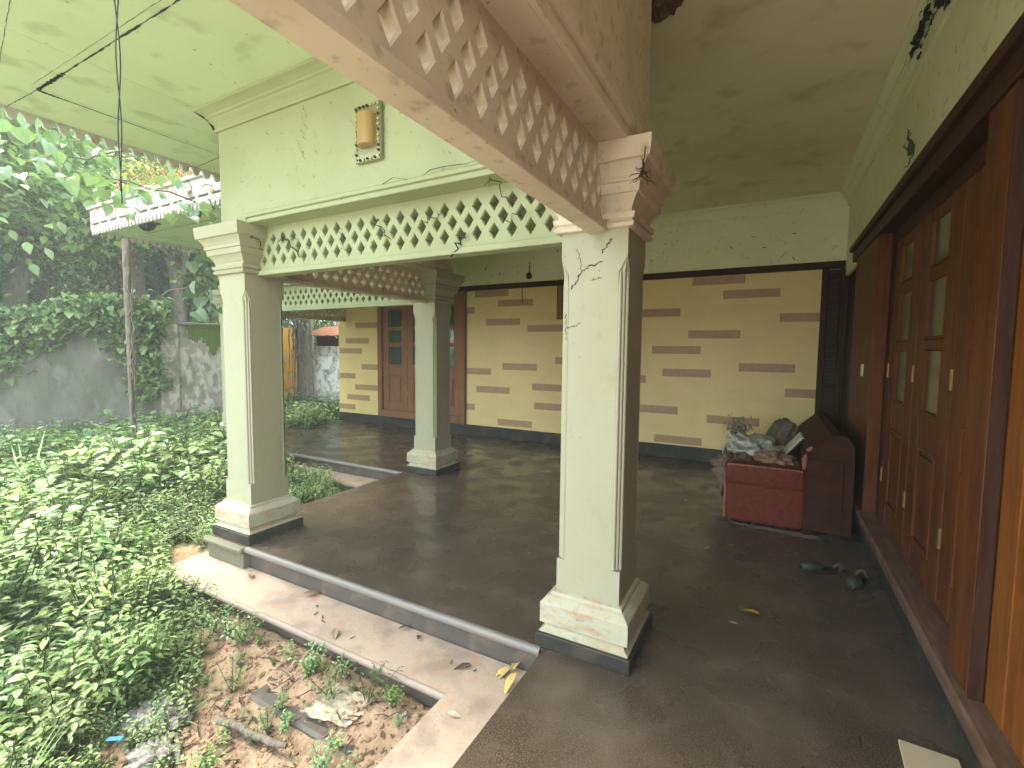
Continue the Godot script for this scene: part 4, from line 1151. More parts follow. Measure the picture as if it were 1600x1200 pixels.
func build_litter():
	litter(Vector3(0.0, 0, -3.04), 0.11, lc(0.55, 0.36, 0.04), "bright yellow fallen leaf on the dark floor right of the near column")
	litter(Vector3(-0.12, 0, -4.09), 0.12, lc(0.28, 0.17, 0.07), "brown curled leaf on the floor in front of the sofa")
	litter(Vector3(-0.37, 0, -3.95), 0.06, lc(0.25, 0.22, 0.17), "small pale leaf scrap on the floor left of the brown curled leaf")
	litter(Vector3(-1.01, 0, -4.32), 0.06, lc(0.42, 0.40, 0.34), "whitish scrap on the floor just right of the near column shaft")
	litter(Vector3(-0.71, 0, -5.13), 0.05, lc(0.38, 0.33, 0.25), "tiny pale scrap on the floor far behind the near column")
	litter(Vector3(-0.11, 0, -2.88), 0.05, lc(0.30, 0.26, 0.22), "greyish crumpled scrap left of the bright yellow leaf")
	litter(Vector3(-3.33, -0.17, -2.06), 0.11, lc(0.30, 0.20, 0.11), "brown dry leaf on the step beside the left pedestal")
	litter(Vector3(-2.78, -0.17, -2.08), 0.13, lc(0.22, 0.15, 0.10), "thin curled dry leaf on the left part of the step")
	litter(Vector3(-2.27, -0.17, -1.92), 0.10, lc(0.30, 0.23, 0.16), "pale brown leaf near the front edge of the step")
	litter(Vector3(-1.93, -0.17, -2.1), 0.09, lc(0.10, 0.06, 0.04), "dark upright curled leaf against the riser")
	litter(Vector3(-1.76, -0.17, -2.08), 0.07, lc(0.16, 0.11, 0.08), "small dark leaf just right of the upright curled one")
	litter(Vector3(-1.36, -0.17, -2.05), 0.10, lc(0.08, 0.055, 0.04), "crumpled black leaf near the inner corner of the step")
	litter(Vector3(-1.27, -0.17, -1.71), 0.07, lc(0.60, 0.52, 0.38), "pale paper like scrap on the step near its turn")
	for i in 3:
		litter(Vector3(-1.16 + i * 0.03, -0.17 + i * 0.012, -2.13 + i * 0.025), 0.12, lc(0.62, 0.47, 0.16), ["upper yellow leaf in the heap at the foot of the near column", "middle yellow leaf in the heap at the foot of the near column", "lower yellow leaf in the heap at the foot of the near column"][i], 1.2)
	var st := mb()
	for k in 120:
		var p := Vector3(rng.randf_range(-2.6, -1.45), 0, rng.randf_range(-1.75, -0.9))
		if rng.randf() < 0.2: p = Vector3(rng.randf_range(-3.3, -1.1), -0.165, rng.randf_range(-2.12, -1.86)) if rng.randf() < 0.6 else Vector3(rng.randf_range(-0.6, 0.55), 0.005, rng.randf_range(-4.6, -1.9))
		else: p.y = ground_y(p.x, p.z) + 0.012
		var q := p + Vector3(rng.randfn(), rng.randf_range(-0.02, 0.15), rng.randfn()) * (0.06 if p.y < -0.2 else 0.022)
		tube(st, [p, (p + q) * 0.5 + Vector3(rng.randfn(), 0.4, rng.randfn()) * 0.008, q], [0.003, 0.003, 0.0015], 4)
	tag(obj(st, "twigs", M.dry), "thin dry twigs and straws strewn over soil, step and floor", "twigs", "", "stuff")
	st = mb()
	for k in 260:
		var p := Vector3(rng.randf_range(-2.9, -1.4), 0, rng.randf_range(-1.78, -0.8))
		p.y = ground_y(p.x, p.z) + 0.01
		var v := rng.randf_range(0.5, 1.4)
		leaf(st, p, Vector3(rng.randfn(), 0.15, rng.randfn()), UP, rng.randf_range(0.02, 0.06), rng.randf_range(0.01, 0.026), lc(0.15, 0.09, 0.055) * v, rng.randf_range(-0.5, 0.9))
	tag(obj(st, "leaf_litter", M.leaf_dry), "brown rotting leaf litter on the bare soil below the step", "leaf litter", "", "stuff")
	var cm := []
	for k in 3:
		st = mb()
		blob(st, Vector3.ZERO, Vector3(1.0, 0.7, 0.9), 0.5, 0.16, 60 + k, 10)
		cm.append(st.commit())
	var clods := thing("soil_clods", Vector3(-2.2, -0.35, -1.3), "small clods and grit on the bare soil below the step", "soil", "", "stuff")
	for k in 3:
		var xf := []
		for i in 420:
			var x := rng.randf_range(-3.2, -1.42)
			var z := rng.randf_range(-1.8, -0.75)
			xf.append(spin(Vector3(x, ground_y(x, z) + 0.002, z), 0.004 + 0.022 * pow(rng.randf(), 4.0), 0.6))
		scatter(cm[k], xf, "clods", M.soil, clods, 0.2).set_meta("kind", "stuff")
	# stones and ash
	for q in [[Vector3(-2.66, -0.37, -1.12), Vector3(0.17, 0.10, 0.14), 41, "grey ash heap at the edge of the weeds"], [Vector3(-2.42, -0.37, -1.02), Vector3(0.13, 0.08, 0.11), 42, "smaller grey ash lump below the larger ash heap"], [Vector3(-2.95, -0.33, -0.98), Vector3(0.12, 0.06, 0.10), 43, "grey ash lump half hidden among the weeds at lower left"]]:
		st = mb()
		blob(st, q[0], q[1], 0.42, 0.30, q[2], 80)
		tag(mesh_node(rounded(st), "ash_heap", M.ash), q[3], "ash heap", "ash heaps on the soil")
	for q in [[Vector3(-1.56, -0.32, -1.71), Vector3(0.09, 0.05, 0.06), 44, "whitish broken plaster lump in the corner under the step"], [Vector3(-2.15, -0.34, -1.62), Vector3(0.08, 0.035, 0.06), 45, "flat pinkish stone on the soil left of the plastic sheet"], [Vector3(-3.0, -0.32, -1.66), Vector3(0.06, 0.05, 0.05), 46, "dark stone at the edge of the weeds below the step"]]:
		st = mb()
		blob(st, q[0], q[1], 0.5, 0.18, q[2], 24)
		tag(mesh_node(rounded(st), "rubble_stone", M.worn if q[2] == 45 else (M.ash if q[2] == 44 else M.mossy_stone)), q[3], "stone", "stones on the soil")
	# plastic sheet
	st = mb()
	var fn := FastNoiseLite.new()
	fn.seed = 77
	fn.frequency = 1.6
	var P := func(i, k):
		var u: float = (i - 9) / 18.0
		var v: float = (k - 9) / 18.0
		var cut: float = 1.0 - 0.3 * clampf(u + v, 0, 1)
		return Vector3(-1.86 + u * 0.32 * cut, -0.285 + 0.022 * fn.get_noise_2d(u * 1.2, v * 1.2) + 0.016 * fn.get_noise_2d(u * 3.1, v * 2.2), -1.60 + v * 0.24 * cut)
	for i in 18:
		for k in 18:
			quad(st, P.call(i, k), P.call(i + 1, k), P.call(i + 1, k + 1), P.call(i, k + 1), UP)
	tag(mesh_node(rounded(st), "plastic_sheet", flat(lc(0.42, 0.38, 0.30), 0.35)), "crumpled dirty clear plastic sheet on the soil below the step", "plastic sheet")
	st = mb()
	box(st, Vector3(-0.035, 0, -0.012), Vector3(0.035, 0.008, 0.012), 0.003, Transform3D(Basis(UP, 0.6), Vector3(-2.6, -0.27, -0.935)))
	tag(obj(st, "blue_wrapper", flat(lc(0.05, 0.20, 0.34), 0.4)), "small bright blue wrapper scrap among ash and weeds", "wrapper")
	st = mb()
	tube(st, wander(Vector3(-2.35, -0.31, -1.26), Vector3(-1.92, -0.31, -1.33), 6, 0.01), [0.018, 0.02, 0.018, 0.019, 0.017, 0.016, 0.012], 8)
	tag(obj(st, "rotten_stick", M.bark), "thick rotten stick lying on the soil at the bottom", "stick")
func bare_edge(z: float) -> float:
	var k := [Vector2(-2.3, -4.75), Vector2(-2.04, -4.5), Vector2(-1.76, -3.5), Vector2(-1.62, -3.1), Vector2(-1.39, -2.65), Vector2(-1.09, -2.45), Vector2(-0.6, -2.35), Vector2(1.5, -1.9)]
	if z < k[0].x: return -4.15
	for i in k.size() - 1:
		if z <= k[i + 1].x: return lerpf(k[i].y, k[i + 1].y, (z - k[i].x) / (k[i + 1].x - k[i].x))
	return -1.9

const WA := Vector3(-12.3, 0, 1.0)
const WB := Vector3(-9.95, 0, -6.6)
func beyond_wall(x: float, z: float) -> float:     # metres in front of the garden wall
	var d := (WB - WA).normalized()
	return (Vector3(x, 0, z) - WA).dot(Vector3(-d.z, 0, d.x))

func build_weeds():
	var small := [herb(0.22, 13, 0.032, 0.018, 6), herb(0.30, 15, 0.042, 0.022, 6), herb(0.16, 11, 0.027, 0.019, 8), herb(0.34, 14, 0.050, 0.026, 5)]
	var mid := [herb(0.42, 14, 0.070, 0.052, 4, true), herb(0.52, 14, 0.085, 0.065, 4, true), herb(0.45, 18, 0.08, 0.024, 6), herb(0.38, 10, 0.10, 0.016, 9)]
	var grass := tuft(0.34, 14)
	var xs := [[], [], [], [], [], [], [], [], []]
	var tries := 0
	while tries < 46000:
		tries += 1
		var x := rng.randf_range(-11.9, -2.0)
		var z := rng.randf_range(-9.5, 0.8)
		var near := clampf((x + 9.0) / 6.0, 0.15, 1.0)
		if rng.randf() > 0.35 + 0.65 * near: continue
		var e := bare_edge(z) - x
		if e < -0.25: continue
		if e < 0.6 and rng.randf() > 0.10 + e * 1.2: continue
		if z < -2.05 and x > -4.15: continue
		if z < -4.12 and x > -8.12: continue
		if beyond_wall(x, z) < 0.15 and z > -7.0: continue
		var at := Vector3(x, ground_y(x, z) - 0.01, z)
		var grow := clampf(e / 2.2, 0.0, 1.0)
		var lowpart := z < -2.3 and x > -5.2
		var r := rng.randf()
		var s := rng.randf_range(0.6, 1.35) * (0.55 + 0.75 * grow) * (1.0 + 0.9 * gn.get_noise_2d(x * 14, z * 14))
		if lowpart: s *= 0.75
		if r < 0.02 + 0.26 * grow * grow * grow and not lowpart and e > 1.0:
			xs[4 + rng.randi() % 4].append(spin(at, s * 0.72, 0.45))
		elif r < 0.90:
			xs[rng.randi() % 4].append(spin(at, s, 0.35))
		else:
			xs[8].append(spin(at, s, 0.3))
	var mats := []
	while mats.size() < 7000:
		var x := rng.randf_range(-9.5, -2.1)
		var z := rng.randf_range(-4.1, 0.3)
		var ee := bare_edge(z) - x
		if ee < 0.0 or (ee < 0.9 and rng.randf() > ee * ee * 0.7) or (z < -2.05 and x > -4.1) or rng.randf() > 0.25 + 0.75 * clampf((x + 9.0) / 5.0, 0, 1): continue
		mats.append(spin(Vector3(x, ground_y(x, z) - 0.01, z), rng.randf_range(0.7, 1.5), 0.4))
	for k in 60:     # sprouts in the soil by the step
		var x := rng.randf_range(-3.4, -1.45)
		var z := rng.randf_range(-1.76, -0.7)
		if rng.randf() < 0.3: z = -1.75 + absf(rng.randfn()) * 0.06
		xs[rng.randi() % 4].append(spin(Vector3(x, ground_y(x, z) - 0.01, z), rng.randf_range(0.25, 0.7), 0.4))
	var ms := small + mid + [grass]
	var t := thing("weed_cover", Vector3(-6, -0.36, -2), "dense low green weeds covering the garden to the left", "weeds", "", "stuff")
	for i in ms.size():
		var o := scatter(ms[i], xs[i], "weeds" if i < 8 else "grass_tufts", M.leaf, t, 0.34)
		o.set_meta("kind", "stuff")
	scatter(herb(0.10, 9, 0.022, 0.017, 7), mats, "low_mat", M.leaf, t, 0.25).set_meta("kind", "stuff")
	# bigger plants whose leaves one can pick out
	var lm := []
	for i in 4:
		var st := mb()
		leaf(st, Vector3.ZERO, Vector3(1, 0.05, 0), UP, 0.20, 0.185, lc(0.17, 0.28, 0.12) * (0.85 + 0.12 * i), 0.18 + 0.07 * i, true)
		lm.append(st.commit())
	var spots := []
	while spots.size() < 46:
		var x := rng.randf_range(-10.8, -5.6)
		var z := rng.randf_range(-5.4, x * 0.2)
		if beyond_wall(x, z) < 0.5: continue
		if x > -8.2 and z < -3.9: continue
		if x > -7 and rng.randf() < 0.5: continue
		spots.append(Vector3(x, ground_y(x, z), z))
	var protos := []
	for p in 3:
		var pt := thing("broad_leaved_weed", spots[p], "tall weed with broad heart shaped leaves before the old garden wall", "plant", "broad leaved weeds before the wall")
		var h := 0.55 + 0.12 * p
		var st := mb()
		var tops := []
		for i in 9 + p:
			var a := i * 2.4 + rng.randf() * 0.6
			var f := 0.45 + 0.55 * (i + 1.0) / (9 + p)
			var top := spots[p] + Vector3(cos(a) * 0.20 * f, h * f, sin(a) * 0.20 * f) as Vector3
			stem(st, spots[p] + Vector3(cos(a), 0, sin(a)) * 0.02, top, 0.005, lc(0.10, 0.15, 0.06))
			tops.append([top, a])
		obj(st, "stems", M.leaf, pt)
		for q in tops:
			var lf := mesh_node(lm[rng.randi() % 4], "leaf", M.leaf, pt)
			lf.position = q[0] - spots[p]
			lf.rotation = Vector3(rng.randf_range(-0.3, 0.3), -q[1] + rng.randf_range(-0.4, 0.4), rng.randf_range(-0.35, 0.15))
			lf.scale = Vector3.ONE * rng.randf_range(0.75, 1.2)
		protos.append(pt)
	for i in range(3, spots.size()):
		var c: Node3D = protos[i % 3].duplicate()
		c.name = numbered("broad_leaved_weed")
		add_child(c)
		c.position = spots[i]
		c.rotation.y = rng.randf() * TAU
		c.scale = Vector3.ONE * (rng.randf_range(0.75, 1.15) * clampf(0.55 + (-spots[i].x - 5.0) * 0.1, 0.6, 1.05))

func vine(called: String, label: String, at: Vector3, leaves: int, spread: Vector3, size: float, cat: String):
	var t := thing(called, at, label, cat)
	var st := mb()
	for i in 3:
		leaf(st, Vector3.ZERO, Vector3(1, 0.1, 0), UP, size, size * 0.95, lc(0.21, 0.31, 0.19), 0.3, true) if i == 0 else null
	var lm := st.commit()
	st = mb()
	for k in 4:
		var a := at + Vector3(rng.randf_range(-1, 1) * spread.x, rng.randf_range(-0.5, 0.9) * spread.y, rng.randf_range(-1, 1) * spread.z)
		var b := at + Vector3(rng.randf_range(-1, 1) * spread.x, rng.randf_range(-0.9, 0.5) * spread.y, rng.randf_range(-1, 1) * spread.z)
		st = mb()
		tube(st, wander(a, b, 6, 0.05), [0.012, 0.011, 0.010, 0.009, 0.008, 0.006, 0.004], 5)
		obj(st, "vine_stem", M.bark, t)
	for i in leaves:
		var o := mesh_node(lm, "leaf", M.leaf, t)
		o.position = Vector3(rng.randf_range(-1, 1) * spread.x, rng.randf_range(-1, 1) * spread.y, rng.randf_range(-1, 1) * spread.z)
		o.rotation = Vector3(rng.randf_range(-0.5, 0.5), rng.randf() * TAU, rng.randf_range(-1.3, 0.1))
		o.scale = Vector3.ONE * rng.randf_range(0.6, 1.2)

func tree(called: String, label: String, base: Vector3, pts: Array, rad: Array, limbs: Array, crowns: Array, sm: Mesh, count: int):
	var t := thing(called, base, label, "tree", "trees beyond the garden wall")
	var st := mb()
	var P := []
	for p in pts: P.append(base + p)
	tube(st, P, rad, 12)
	obj(st, "trunk", M.bark, t)
	for l in limbs:
		st = mb()
		var q := wander(base + l[0], base + l[1], 5, 0.12)
		var r := []
		for i in 6: r.append(lerpf(l[2], l[2] * 0.3, i / 5.0))
		tube(st, q, r, 8)
		obj(st, "limb", M.bark, t)
	var xfs := []
	for i in count:
		var c = crowns[rng.randi() % crowns.size()]
		var v := Vector3(rng.randfn(), rng.randfn(), rng.randfn())
		v = v.normalized() * pow(rng.randf(), 0.45)
		var p: Vector3 = base + c[0] + v * c[1]
		if gn.get_noise_3d(p.x * 8, p.y * 8, p.z * 8) < -0.16: continue
		xfs.append(spin(p, rng.randf_range(0.7, 1.3), 0.7))
	var o := scatter(sm, xfs, "crown", M.leaf_tree, t, 0.3)
	o.set_meta("kind", "stuff")

func build_outside():
	# old garden wall
	var d := (WB - WA).normalized()
	var ln := WA.distance_to(WB)
	var n := Vector3(-d.z, 0, d.x)
	var w := thing("garden_wall", (WA + WB) * 0.5, "old stained grey garden wall with creepers on top", "wall")
	var st := mb()
	fbox(st, WA, d, n, 0, 6.35, -1.0, 1.93, -0.2, 0, 0.02)
	obj(st, "wall_face", M.oldwall, w)
	st = mb()
	fbox(st, WA, d, n, 6.35, ln, -1.0, 2.0, -0.22, -0.02, 0.02)
	obj(st, "peeling_face", M.peeling, w)
	st = mb()
	fbox(st, WA, d, n, 6.05, 6.36, -1.0, 2.0, -0.3, 0.07, 0.015)
	obj(st, "pillar", M.peeling, w)
	st = mb()
	fbox(st, WA, d, n, 6.37, ln, 2.0, 2.05, -0.3, 0.06, 0.01)
	obj(st, "coping", M.mossy_stone, w)
	st = mb()
	var cols := 26
	for i in cols:
		var u0 := 6.5 + i * 0.05
		var dep := 0.42 + 0.12 * sin(i * 0.9) + rng.randf() * 0.12 - 0.4 * pow(absf(i - 14.0) / 14.0, 3)
		fbox(st, WA, d, n, u0, u0 + 0.052, 1.99 - max(dep, 0.08), 1.998, -0.03, 0.0 + rng.randf() * 0.012, 0.006)
	obj(st, "moss_mat", M.moss, w)
	# creeper on the wall top
	var cr := thing("wall_creeper", WA + d * 4, "green creeper spilling over the top of the old garden wall", "creeper")
	var sm := sprig(14, 0.11, 0.10, 0.22, 0.0, true)
	var xfs := []
	for i in 1000:
		var u := rng.randf_range(0.0, 6.12)
		var hang := absf(rng.randfn()) * (0.24 + 0.18 * sin(u * 2.1) + (0.35 if u > 5.3 and u < 5.9 else 0.0))
		xfs.append(spin(WA + d * u + n * rng.randf_range(-0.25, 0.16) + UP * (2.08 + rng.randf_range(-0.05, 0.22) * (1.0 + sin(u * 1.3)) - hang), rng.randf_range(0.7, 1.2), 0.5))
	for i in 60:
		xfs.append(spin(WA + d * rng.randf_range(5.55, 6.1) + n * rng.randf_range(0.05, 0.16) + UP * rng.randf_range(0.6, 1.8), rng.randf_range(0.5, 0.9), 0.5))
	scatter(sm, xfs, "leaves", M.leaf, cr, 0.25).set_meta("kind", "stuff")
	st = mb()
	for k in 7:
		var u := rng.randf_range(1.5, 6.5)
		tube(st, wander(WA + d * u + n * 0.06 + UP * 2.0, WA + d * (u + rng.randf_range(-0.5, 0.5)) + n * 0.1 + UP * rng.randf_range(0.9, 1.5), 6, 0.05), [0.012, 0.01, 0.01, 0.008, 0.007, 0.005, 0.003], 5)
	obj(st, "stems", M.bark, cr)
	# creeper-covered post
	var po := thing("overgrown_post", Vector3(-7.35, -0.4, -3.0), "slender brown post wrapped in creeper stems standing among the weeds", "post")
	st = mb()
	tube(st, [Vector3(-7.33, -0.4, -2.99), Vector3(-7.37, 1.2, -3.01), Vector3(-7.46, 2.3, -3.06), Vector3(-7.49, 2.95, -3.08)], [0.018, 0.026, 0.040, 0.045], 10)
	obj(st, "post", M.bark, po)
	st = mb()
	for k in 4:
		var pts := []
		var rad := []
		for i in 60:
			var f := i / 59.0
			var a := (f * (9.0 + 5.0 * k) + 2.2 * gn.get_noise_2d(f * 60.0, k * 40.0)) * (1.0 if k % 2 == 0 else -1.0) + k * 1.9
			var r := lerpf(0.02, 0.046, f)
			pts.append(Vector3(lerpf(-7.33, -7.5, f * f), -0.35 + 3.3 * f, lerpf(-2.99, -3.09, f)) + Vector3(cos(a), 0, sin(a)) * r)
			rad.append(0.006 + 0.006 * rng.randf())
		tube(st, pts, rad, 5)
	obj(st, "creeper_stems", M.bark, po)
	# orange wall, shed and a creeper-hung trunk beyond the wing
	st = mb()
	var od := Vector3(0.874, 0, -0.486)
	var on := Vector3(0.486, 0, 0.874)
	fbox(st, Vector3(-13.6, 0, -7.43), od, on, 0, 2.55, -1.0, 2.11, -0.15, 0, 0.01)
	tag(obj(st, "orange_wall", M.orange), "bright orange wall seen past the left front column", "wall")
	var sh := thing("shed", Vector3(-10, -0.4, -8.6), "whitewashed peeling shed with red clay tiles beyond the wing", "shed")
	var so := Vector3(-10.62, 0, -8.48)
	st = mb()
	fbox(st, so, od, on, 0, 3.0, -1.0, 1.62, -1.6, 0, 0.01)
	fbox(st, so, od, on, 0.02, 0.9, -1.0, 1.35, 0.0005, 0.25, 0.01)
	obj(st, "wall", M.shedwall, sh)
	st = mb()
	fbox(st, so, od, on, -0.1, 3.1, 1.62, 1.9, -1.6, -0.35, 0.01)
	obj(st, "dark_gap", M.wood_dark, sh)
	for r in 5:
		for i in 12:
			st = mb()
			var xf := Transform3D(Basis(od, UP, on), so) * Transform3D(Basis(Vector3(1, 0, 0), 0.2), Vector3(-0.1 + i * 0.25, 1.90 + r * 0.055, 0.35 - r * 0.27))
			box(st, Vector3(0.004, 0, -0.16), Vector3(0.246, 0.022, 0.16), 0.006, xf)
			box(st, Vector3(0.10, 0.02, -0.16), Vector3(0.15, 0.038, 0.16), 0.008, xf)
			obj(st, "roof_tile", M.terracotta, sh)
	# trees
	var big := sprig(40, 0.12, 0.065, 0.75, -0.05)
	var fine := sprig(52, 0.085, 0.042, 0.7, 0.0)
	var broad := sprig(26, 0.17, 0.12, 0.8, 0.0)
	tree("forked_tree", "pale straight tree trunk with a fork, right of the overgrown post", Vector3(-13.74, -0.4, -6.79), [Vector3.ZERO, Vector3(-0.03, 2.4, 0), Vector3(-0.2, 4.0, 0)], [0.19, 0.15, 0.14], [[Vector3(-0.2, 3.9, 0), Vector3(-1.0, 6.6, 0.3), 0.10], [Vector3(-0.1, 3.6, 0), Vector3(0.6, 6.4, -0.3), 0.10], [Vector3(-0.2, 4.1, 0), Vector3(-0.5, 5.0, 0.9), 0.06]], [[Vector3(-0.8, 6.8, 0), Vector3(2.2, 1.8, 2.2)], [Vector3(0.8, 6.2, -0.5), Vector3(1.8, 1.5, 1.8)]], big, 420)
	tree("dark_tree", "thick dark tree trunk directly behind the overgrown post", Vector3(-15.5, -0.4, -6.5), [Vector3.ZERO, Vector3(0.05, 3.0, 0), Vector3(-0.1, 6.0, 0)], [0.34, 0.27, 0.22], [[Vector3(0, 4.6, 0), Vector3(1.8, 7.5, 1.0), 0.12], [Vector3(0, 5.0, 0), Vector3(-1.8, 8.0, -0.5), 0.12]], [[Vector3(0, 8.2, 0), Vector3(3.0, 2.5, 3.0)], [Vector3(0.6, 5.2, 1.4), Vector3(1.8, 1.2, 1.5)]], fine, 620)
	tree("leaning_tree", "leaning brown tree trunk at the far left above the wall", Vector3(-15.5, -0.4, -4.05), [Vector3.ZERO, Vector3(0.05, 3.2, -0.1), Vector3(0.35, 5.2, -0.5)], [0.26, 0.21, 0.17], [[Vector3(0.15, 4.3, -0.25), Vector3(1.2, 2.6, -2.3), 0.07], [Vector3(0.3, 5.0, -0.5), Vector3(1.2, 7.5, 0.4), 0.11]], [[Vector3(0.8, 7.2, -0.2), Vector3(2.4, 2.2, 2.4)], [Vector3(0.2, 4.6, 1.0), Vector3(1.3, 0.9, 1.2)]], fine, 560)
	tree("broad_tree", "broad leaved tree whose branches reach in beside the roof edge", Vector3(-13.2, -0.4, -2.0), [Vector3.ZERO, Vector3(0.1, 3.0, 0), Vector3(0.2, 6.0, 0.2)], [0.2, 0.16, 0.10], [[Vector3(0.1, 3.5, 0), Vector3(2.3, 5.0, -1.6), 0.07], [Vector3(0.1, 4.5, 0), Vector3(1.0, 6.8, -0.6), 0.07]], [[Vector3(1.5, 5.2, -1.2), Vector3(1.6, 1.4, 1.6)], [Vector3(0.3, 6.8, 0), Vector3(2.2, 1.8, 2.0)]], broad, 300)
	tree("corner_tree", "leafy tree rising over the orange wall and shed", Vector3(-13.2, -0.4, -10.2), [Vector3.ZERO, Vector3(0.1, 3.0, 0), Vector3(0.2, 6.0, 0.2)], [0.22, 0.18, 0.10], [[Vector3(0.1, 3.5, 0), Vector3(1.6, 5.0, 1.0), 0.07]], [[Vector3(0.0, 5.0, -0.6), Vector3(2.4, 1.5, 1.8)], [Vector3(0.0, 6.8, 0), Vector3(2.6, 2.0, 2.2)]], big, 420)
	var ct := thing("creeper_hung_trunk", Vector3(-10.5, -0.4, -8.06), "tree trunk hung with dry creepers between the orange wall and the shed", "tree trunk")
	st = mb()
	tube(st, [Vector3(-10.48, -0.5, -8.06), Vector3(-10.5, 1.2, -8.07), Vector3(-10.55, 3.6, -8.1)], [0.22, 0.19, 0.17], 12)
	obj(st, "trunk", M.bark, ct)
	st = mb()
	for k in 46:
		var p := Vector3(-10.5 + rng.randfn() * 0.16, rng.randf_range(1.9, 3.0), -7.9 + rng.randfn() * 0.12)
		tube(st, wander(p, p + Vector3(rng.randfn() * 0.12, -rng.randf_range(0.5, 1.7), rng.randfn() * 0.08), 5, 0.04), [0.012, 0.011, 0.01, 0.009, 0.008, 0.004], 4)
	obj(st, "hanging_stems", M.bark, ct)
	xfs = []
	for i in 40: xfs.append(spin(Vector3(-10.3 + rng.randfn() * 0.5, rng.randf_range(2.3, 3.2), -8.0 + rng.randfn() * 0.25), rng.randf_range(0.5, 1.0), 0.5))
	scatter(fine, xfs, "leaves", M.leaf_tree, ct, 0.3).set_meta("kind", "stuff")
	# vines and branches close to the roof edge
	vine("hanging_vine", "pale heart leaved vine hanging just beyond the near roof edge", Vector3(-6.3, 3.42, -2.5), 130, Vector3(0.45, 0.36, 1.2), 0.13, "vine")
	vine("broad_leaf_branch", "branch of big pale leaves left of the left front column", Vector3(-7.6, 2.45, -4.05), 30, Vector3(0.5, 0.42, 0.32), 0.22, "branch")
	# plants growing on the far canopy
	var rp := thing("roof_bush", Vector3(-8.75, 3.68, -3.75), "yellowish bush growing on top of the far canopy", "bush")
	xfs = []
	for i in 60: xfs.append(spin(Vector3(-8.7 + rng.randfn() * 0.35, 3.75 + absf(rng.randfn()) * 0.28, -3.85 + rng.randfn() * 0.2), rng.randf_range(0.35, 0.7), 0.6))
	var ys := mb()
	for i in 40:
		var a := rng.randf() * TAU
		leaf(ys, Vector3(rng.randfn(), rng.randfn(), rng.randfn()) * 0.15, Vector3(cos(a), rng.randf_range(-0.2, 0.8), sin(a)), UP, 0.09, 0.03, lc(0.36, 0.34, 0.09) * rng.randf_range(0.7, 1.2), 0.2)
	scatter(ys.commit(), xfs, "yellow_foliage", M.leaf, rp, 0.3).set_meta("kind", "stuff")
	var dg := thing("roof_dry_grass", Vector3(-7.4, 3.68, -3.7), "dry reddish grass stalks standing on the far canopy", "dry grass")
	st = mb()
	for k in 240:
		var p := Vector3(-7.3 + rng.randfn() * 0.5, 3.66, -3.75 + rng.randfn() * 0.13)
		st.set_color(lc(0.3, 0.2, 0.1))
		leaf(st, p, Vector3(rng.randfn() * 0.35, 1, rng.randfn() * 0.3), Vector3(rng.randfn(), 0.1, rng.randfn()), rng.randf_range(0.25, 0.62), 0.012, lc(0.34, 0.19, 0.11) * rng.randf_range(0.6, 1.3), 0.4)
	obj(st, "stalks", M.leaf_dry, dg)
	# undergrowth and woodland beyond the wall
	var wl := thing("woodland", Vector3(-18, 0, -6), "dense green woodland closing the view beyond the garden wall", "woodland", "", "stuff")
	xfs = [[], [], []]
	var i2 := 0
	while i2 < 15000:
		i2 += 1
		var a := deg_to_rad(rng.randf_range(42.0, 112.0))
		var r := rng.randf_range(14.0, 30.0)
		var p := Vector3(-sin(a) * r, 0, -cos(a) * r)
		if beyond_wall(p.x, p.z) > -0.6: continue
		if p.x > -11.8 and p.z < -6.5: continue
		if rad_to_deg(a) < 58.5 and r < 17.5: continue
		var hi := 4.0 + (r - 13.0) * 0.75
		p.y = -0.3 + hi * pow(rng.randf(), 1.1)
		var hole := gn.get_noise_3d(p.x * 5, p.y * 6, p.z * 5)
		if hole < -0.17 and p.y > 2.2: continue
		var deg := rad_to_deg(a)
		if r < 20.0 and p.y < 6.5 and p.y > 1.0 and (absf(deg - 63.4) < 2.3 or absf(deg - 67.3) < 2.4 or absf(deg - 75.0) < 3.0): continue
		if r < 17 and p.y > 3.2 and p.y < 5 and hole < -0.02: continue
		xfs[rng.randi() % 3].append(spin(p, rng.randf_range(0.8, 1.5), 0.7))
	for k in 4200:
		var a := deg_to_rad(rng.randf_range(56.0, 84.0))
		var r := rng.randf_range(20.5, 32.0)
		xfs[rng.randi() % 3].append(spin(Vector3(-sin(a) * r, rng.randf_range(0.0, 9.0), -cos(a) * r), rng.randf_range(1.0, 1.8), 0.7))
	for k in 3:
		scatter([big, fine, broad][k], xfs[k], "foliage", M.leaf_tree, wl, 0.4).set_meta("kind", "stuff")
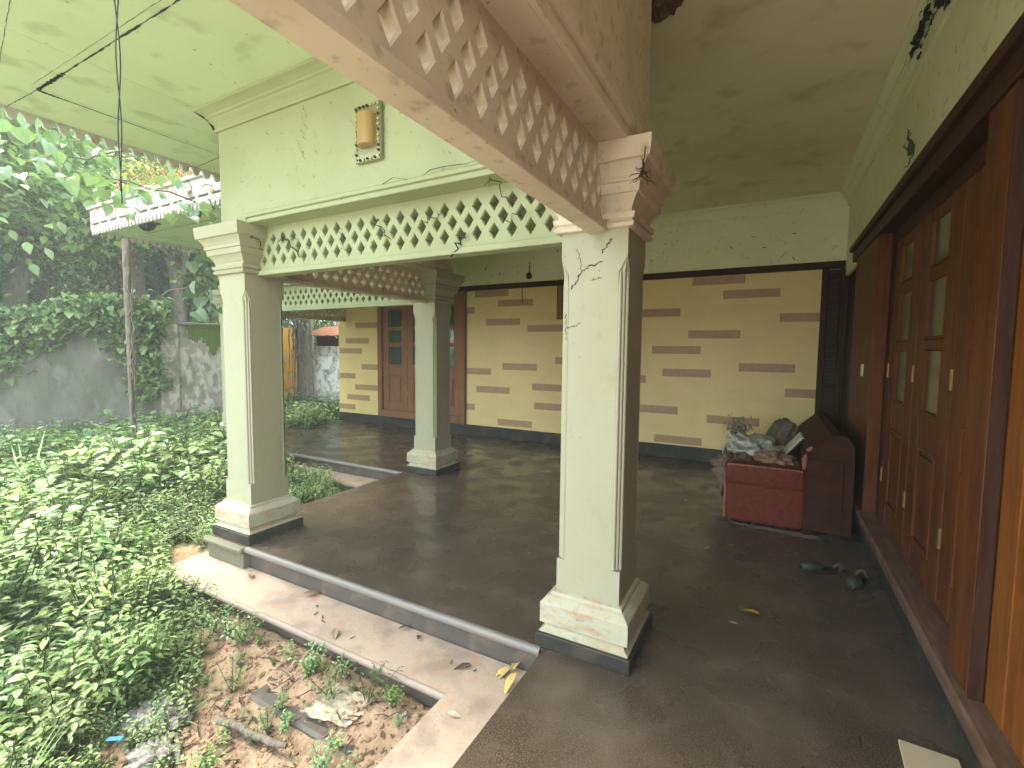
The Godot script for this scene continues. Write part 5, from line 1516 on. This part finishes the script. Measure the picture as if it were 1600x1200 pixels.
	for k in 16:
		st = mb()
		var a := deg_to_rad(rng.randf_range(48.0, 100.0))
		var r := rng.randf_range(17.0, 25.0)
		var p := Vector3(-sin(a) * r, -0.4, -cos(a) * r)
		tube(st, [p, p + Vector3(rng.randfn() * 0.3, 4, rng.randfn() * 0.3), p + Vector3(rng.randfn() * 0.8, 9, rng.randfn() * 0.8)], [0.2, 0.15, 0.07], 8)
		obj(st, "trunk", M.bark, wl)

func _ready():
	rng.seed = 20240611
	# camera
	var cam := Camera3D.new()
	cam.name = "camera"
	add_child(cam)
	cam.position = Vector3(0, 1.55, 0)
	cam.rotation = Vector3(-0.0708339, 0.5027916, 0.0095974)
	cam.fov = 78.1685
	cam.near = 0.05
	cam.far = 400.0
	# sky and exposure
	var sm := ProceduralSkyMaterial.new()
	sm.sky_top_color = Color(0.86, 0.91, 0.96)
	sm.sky_horizon_color = Color(0.96, 0.97, 0.97)
	sm.sky_curve = 0.2
	sm.ground_bottom_color = Color(0.30, 0.30, 0.24)
	sm.ground_horizon_color = Color(0.5, 0.52, 0.46)
	sm.energy_multiplier = 1.6
	var sky := Sky.new()
	sky.sky_material = sm
	var env := Environment.new()
	env.background_mode = Environment.BG_SKY
	env.sky = sky
	env.ambient_light_source = Environment.AMBIENT_SOURCE_SKY
	env.tonemap_mode = Environment.TONE_MAPPER_LINEAR
	env.tonemap_exposure = 4.5
	env.fog_enabled = true
	env.fog_density = 0.008
	env.fog_light_color = Color(0.93, 0.98, 0.94)
	env.sdfgi_enabled = true
	env.ssao_enabled = true
	env.ssil_enabled = true
	var we := WorldEnvironment.new()
	we.name = "world_environment"
	we.environment = env
	add_child(we)
	# the sun through thin haze, high over the garden
	var sun := DirectionalLight3D.new()
	sun.name = "sun"
	sun.light_color = Color(1.0, 0.96, 0.88)
	sun.light_energy = 0.95
	sun.light_angular_distance = 24.0
	sun.shadow_enabled = true
	add_child(sun)
	sun.look_at_from_position(Vector3(-4.6, 9.0, 1.0), Vector3.ZERO)
	materials()
	build_ground()
	build_house()
	build_fittings()
	build_sofa()
	build_litter()
	build_outside()
	build_weeds()
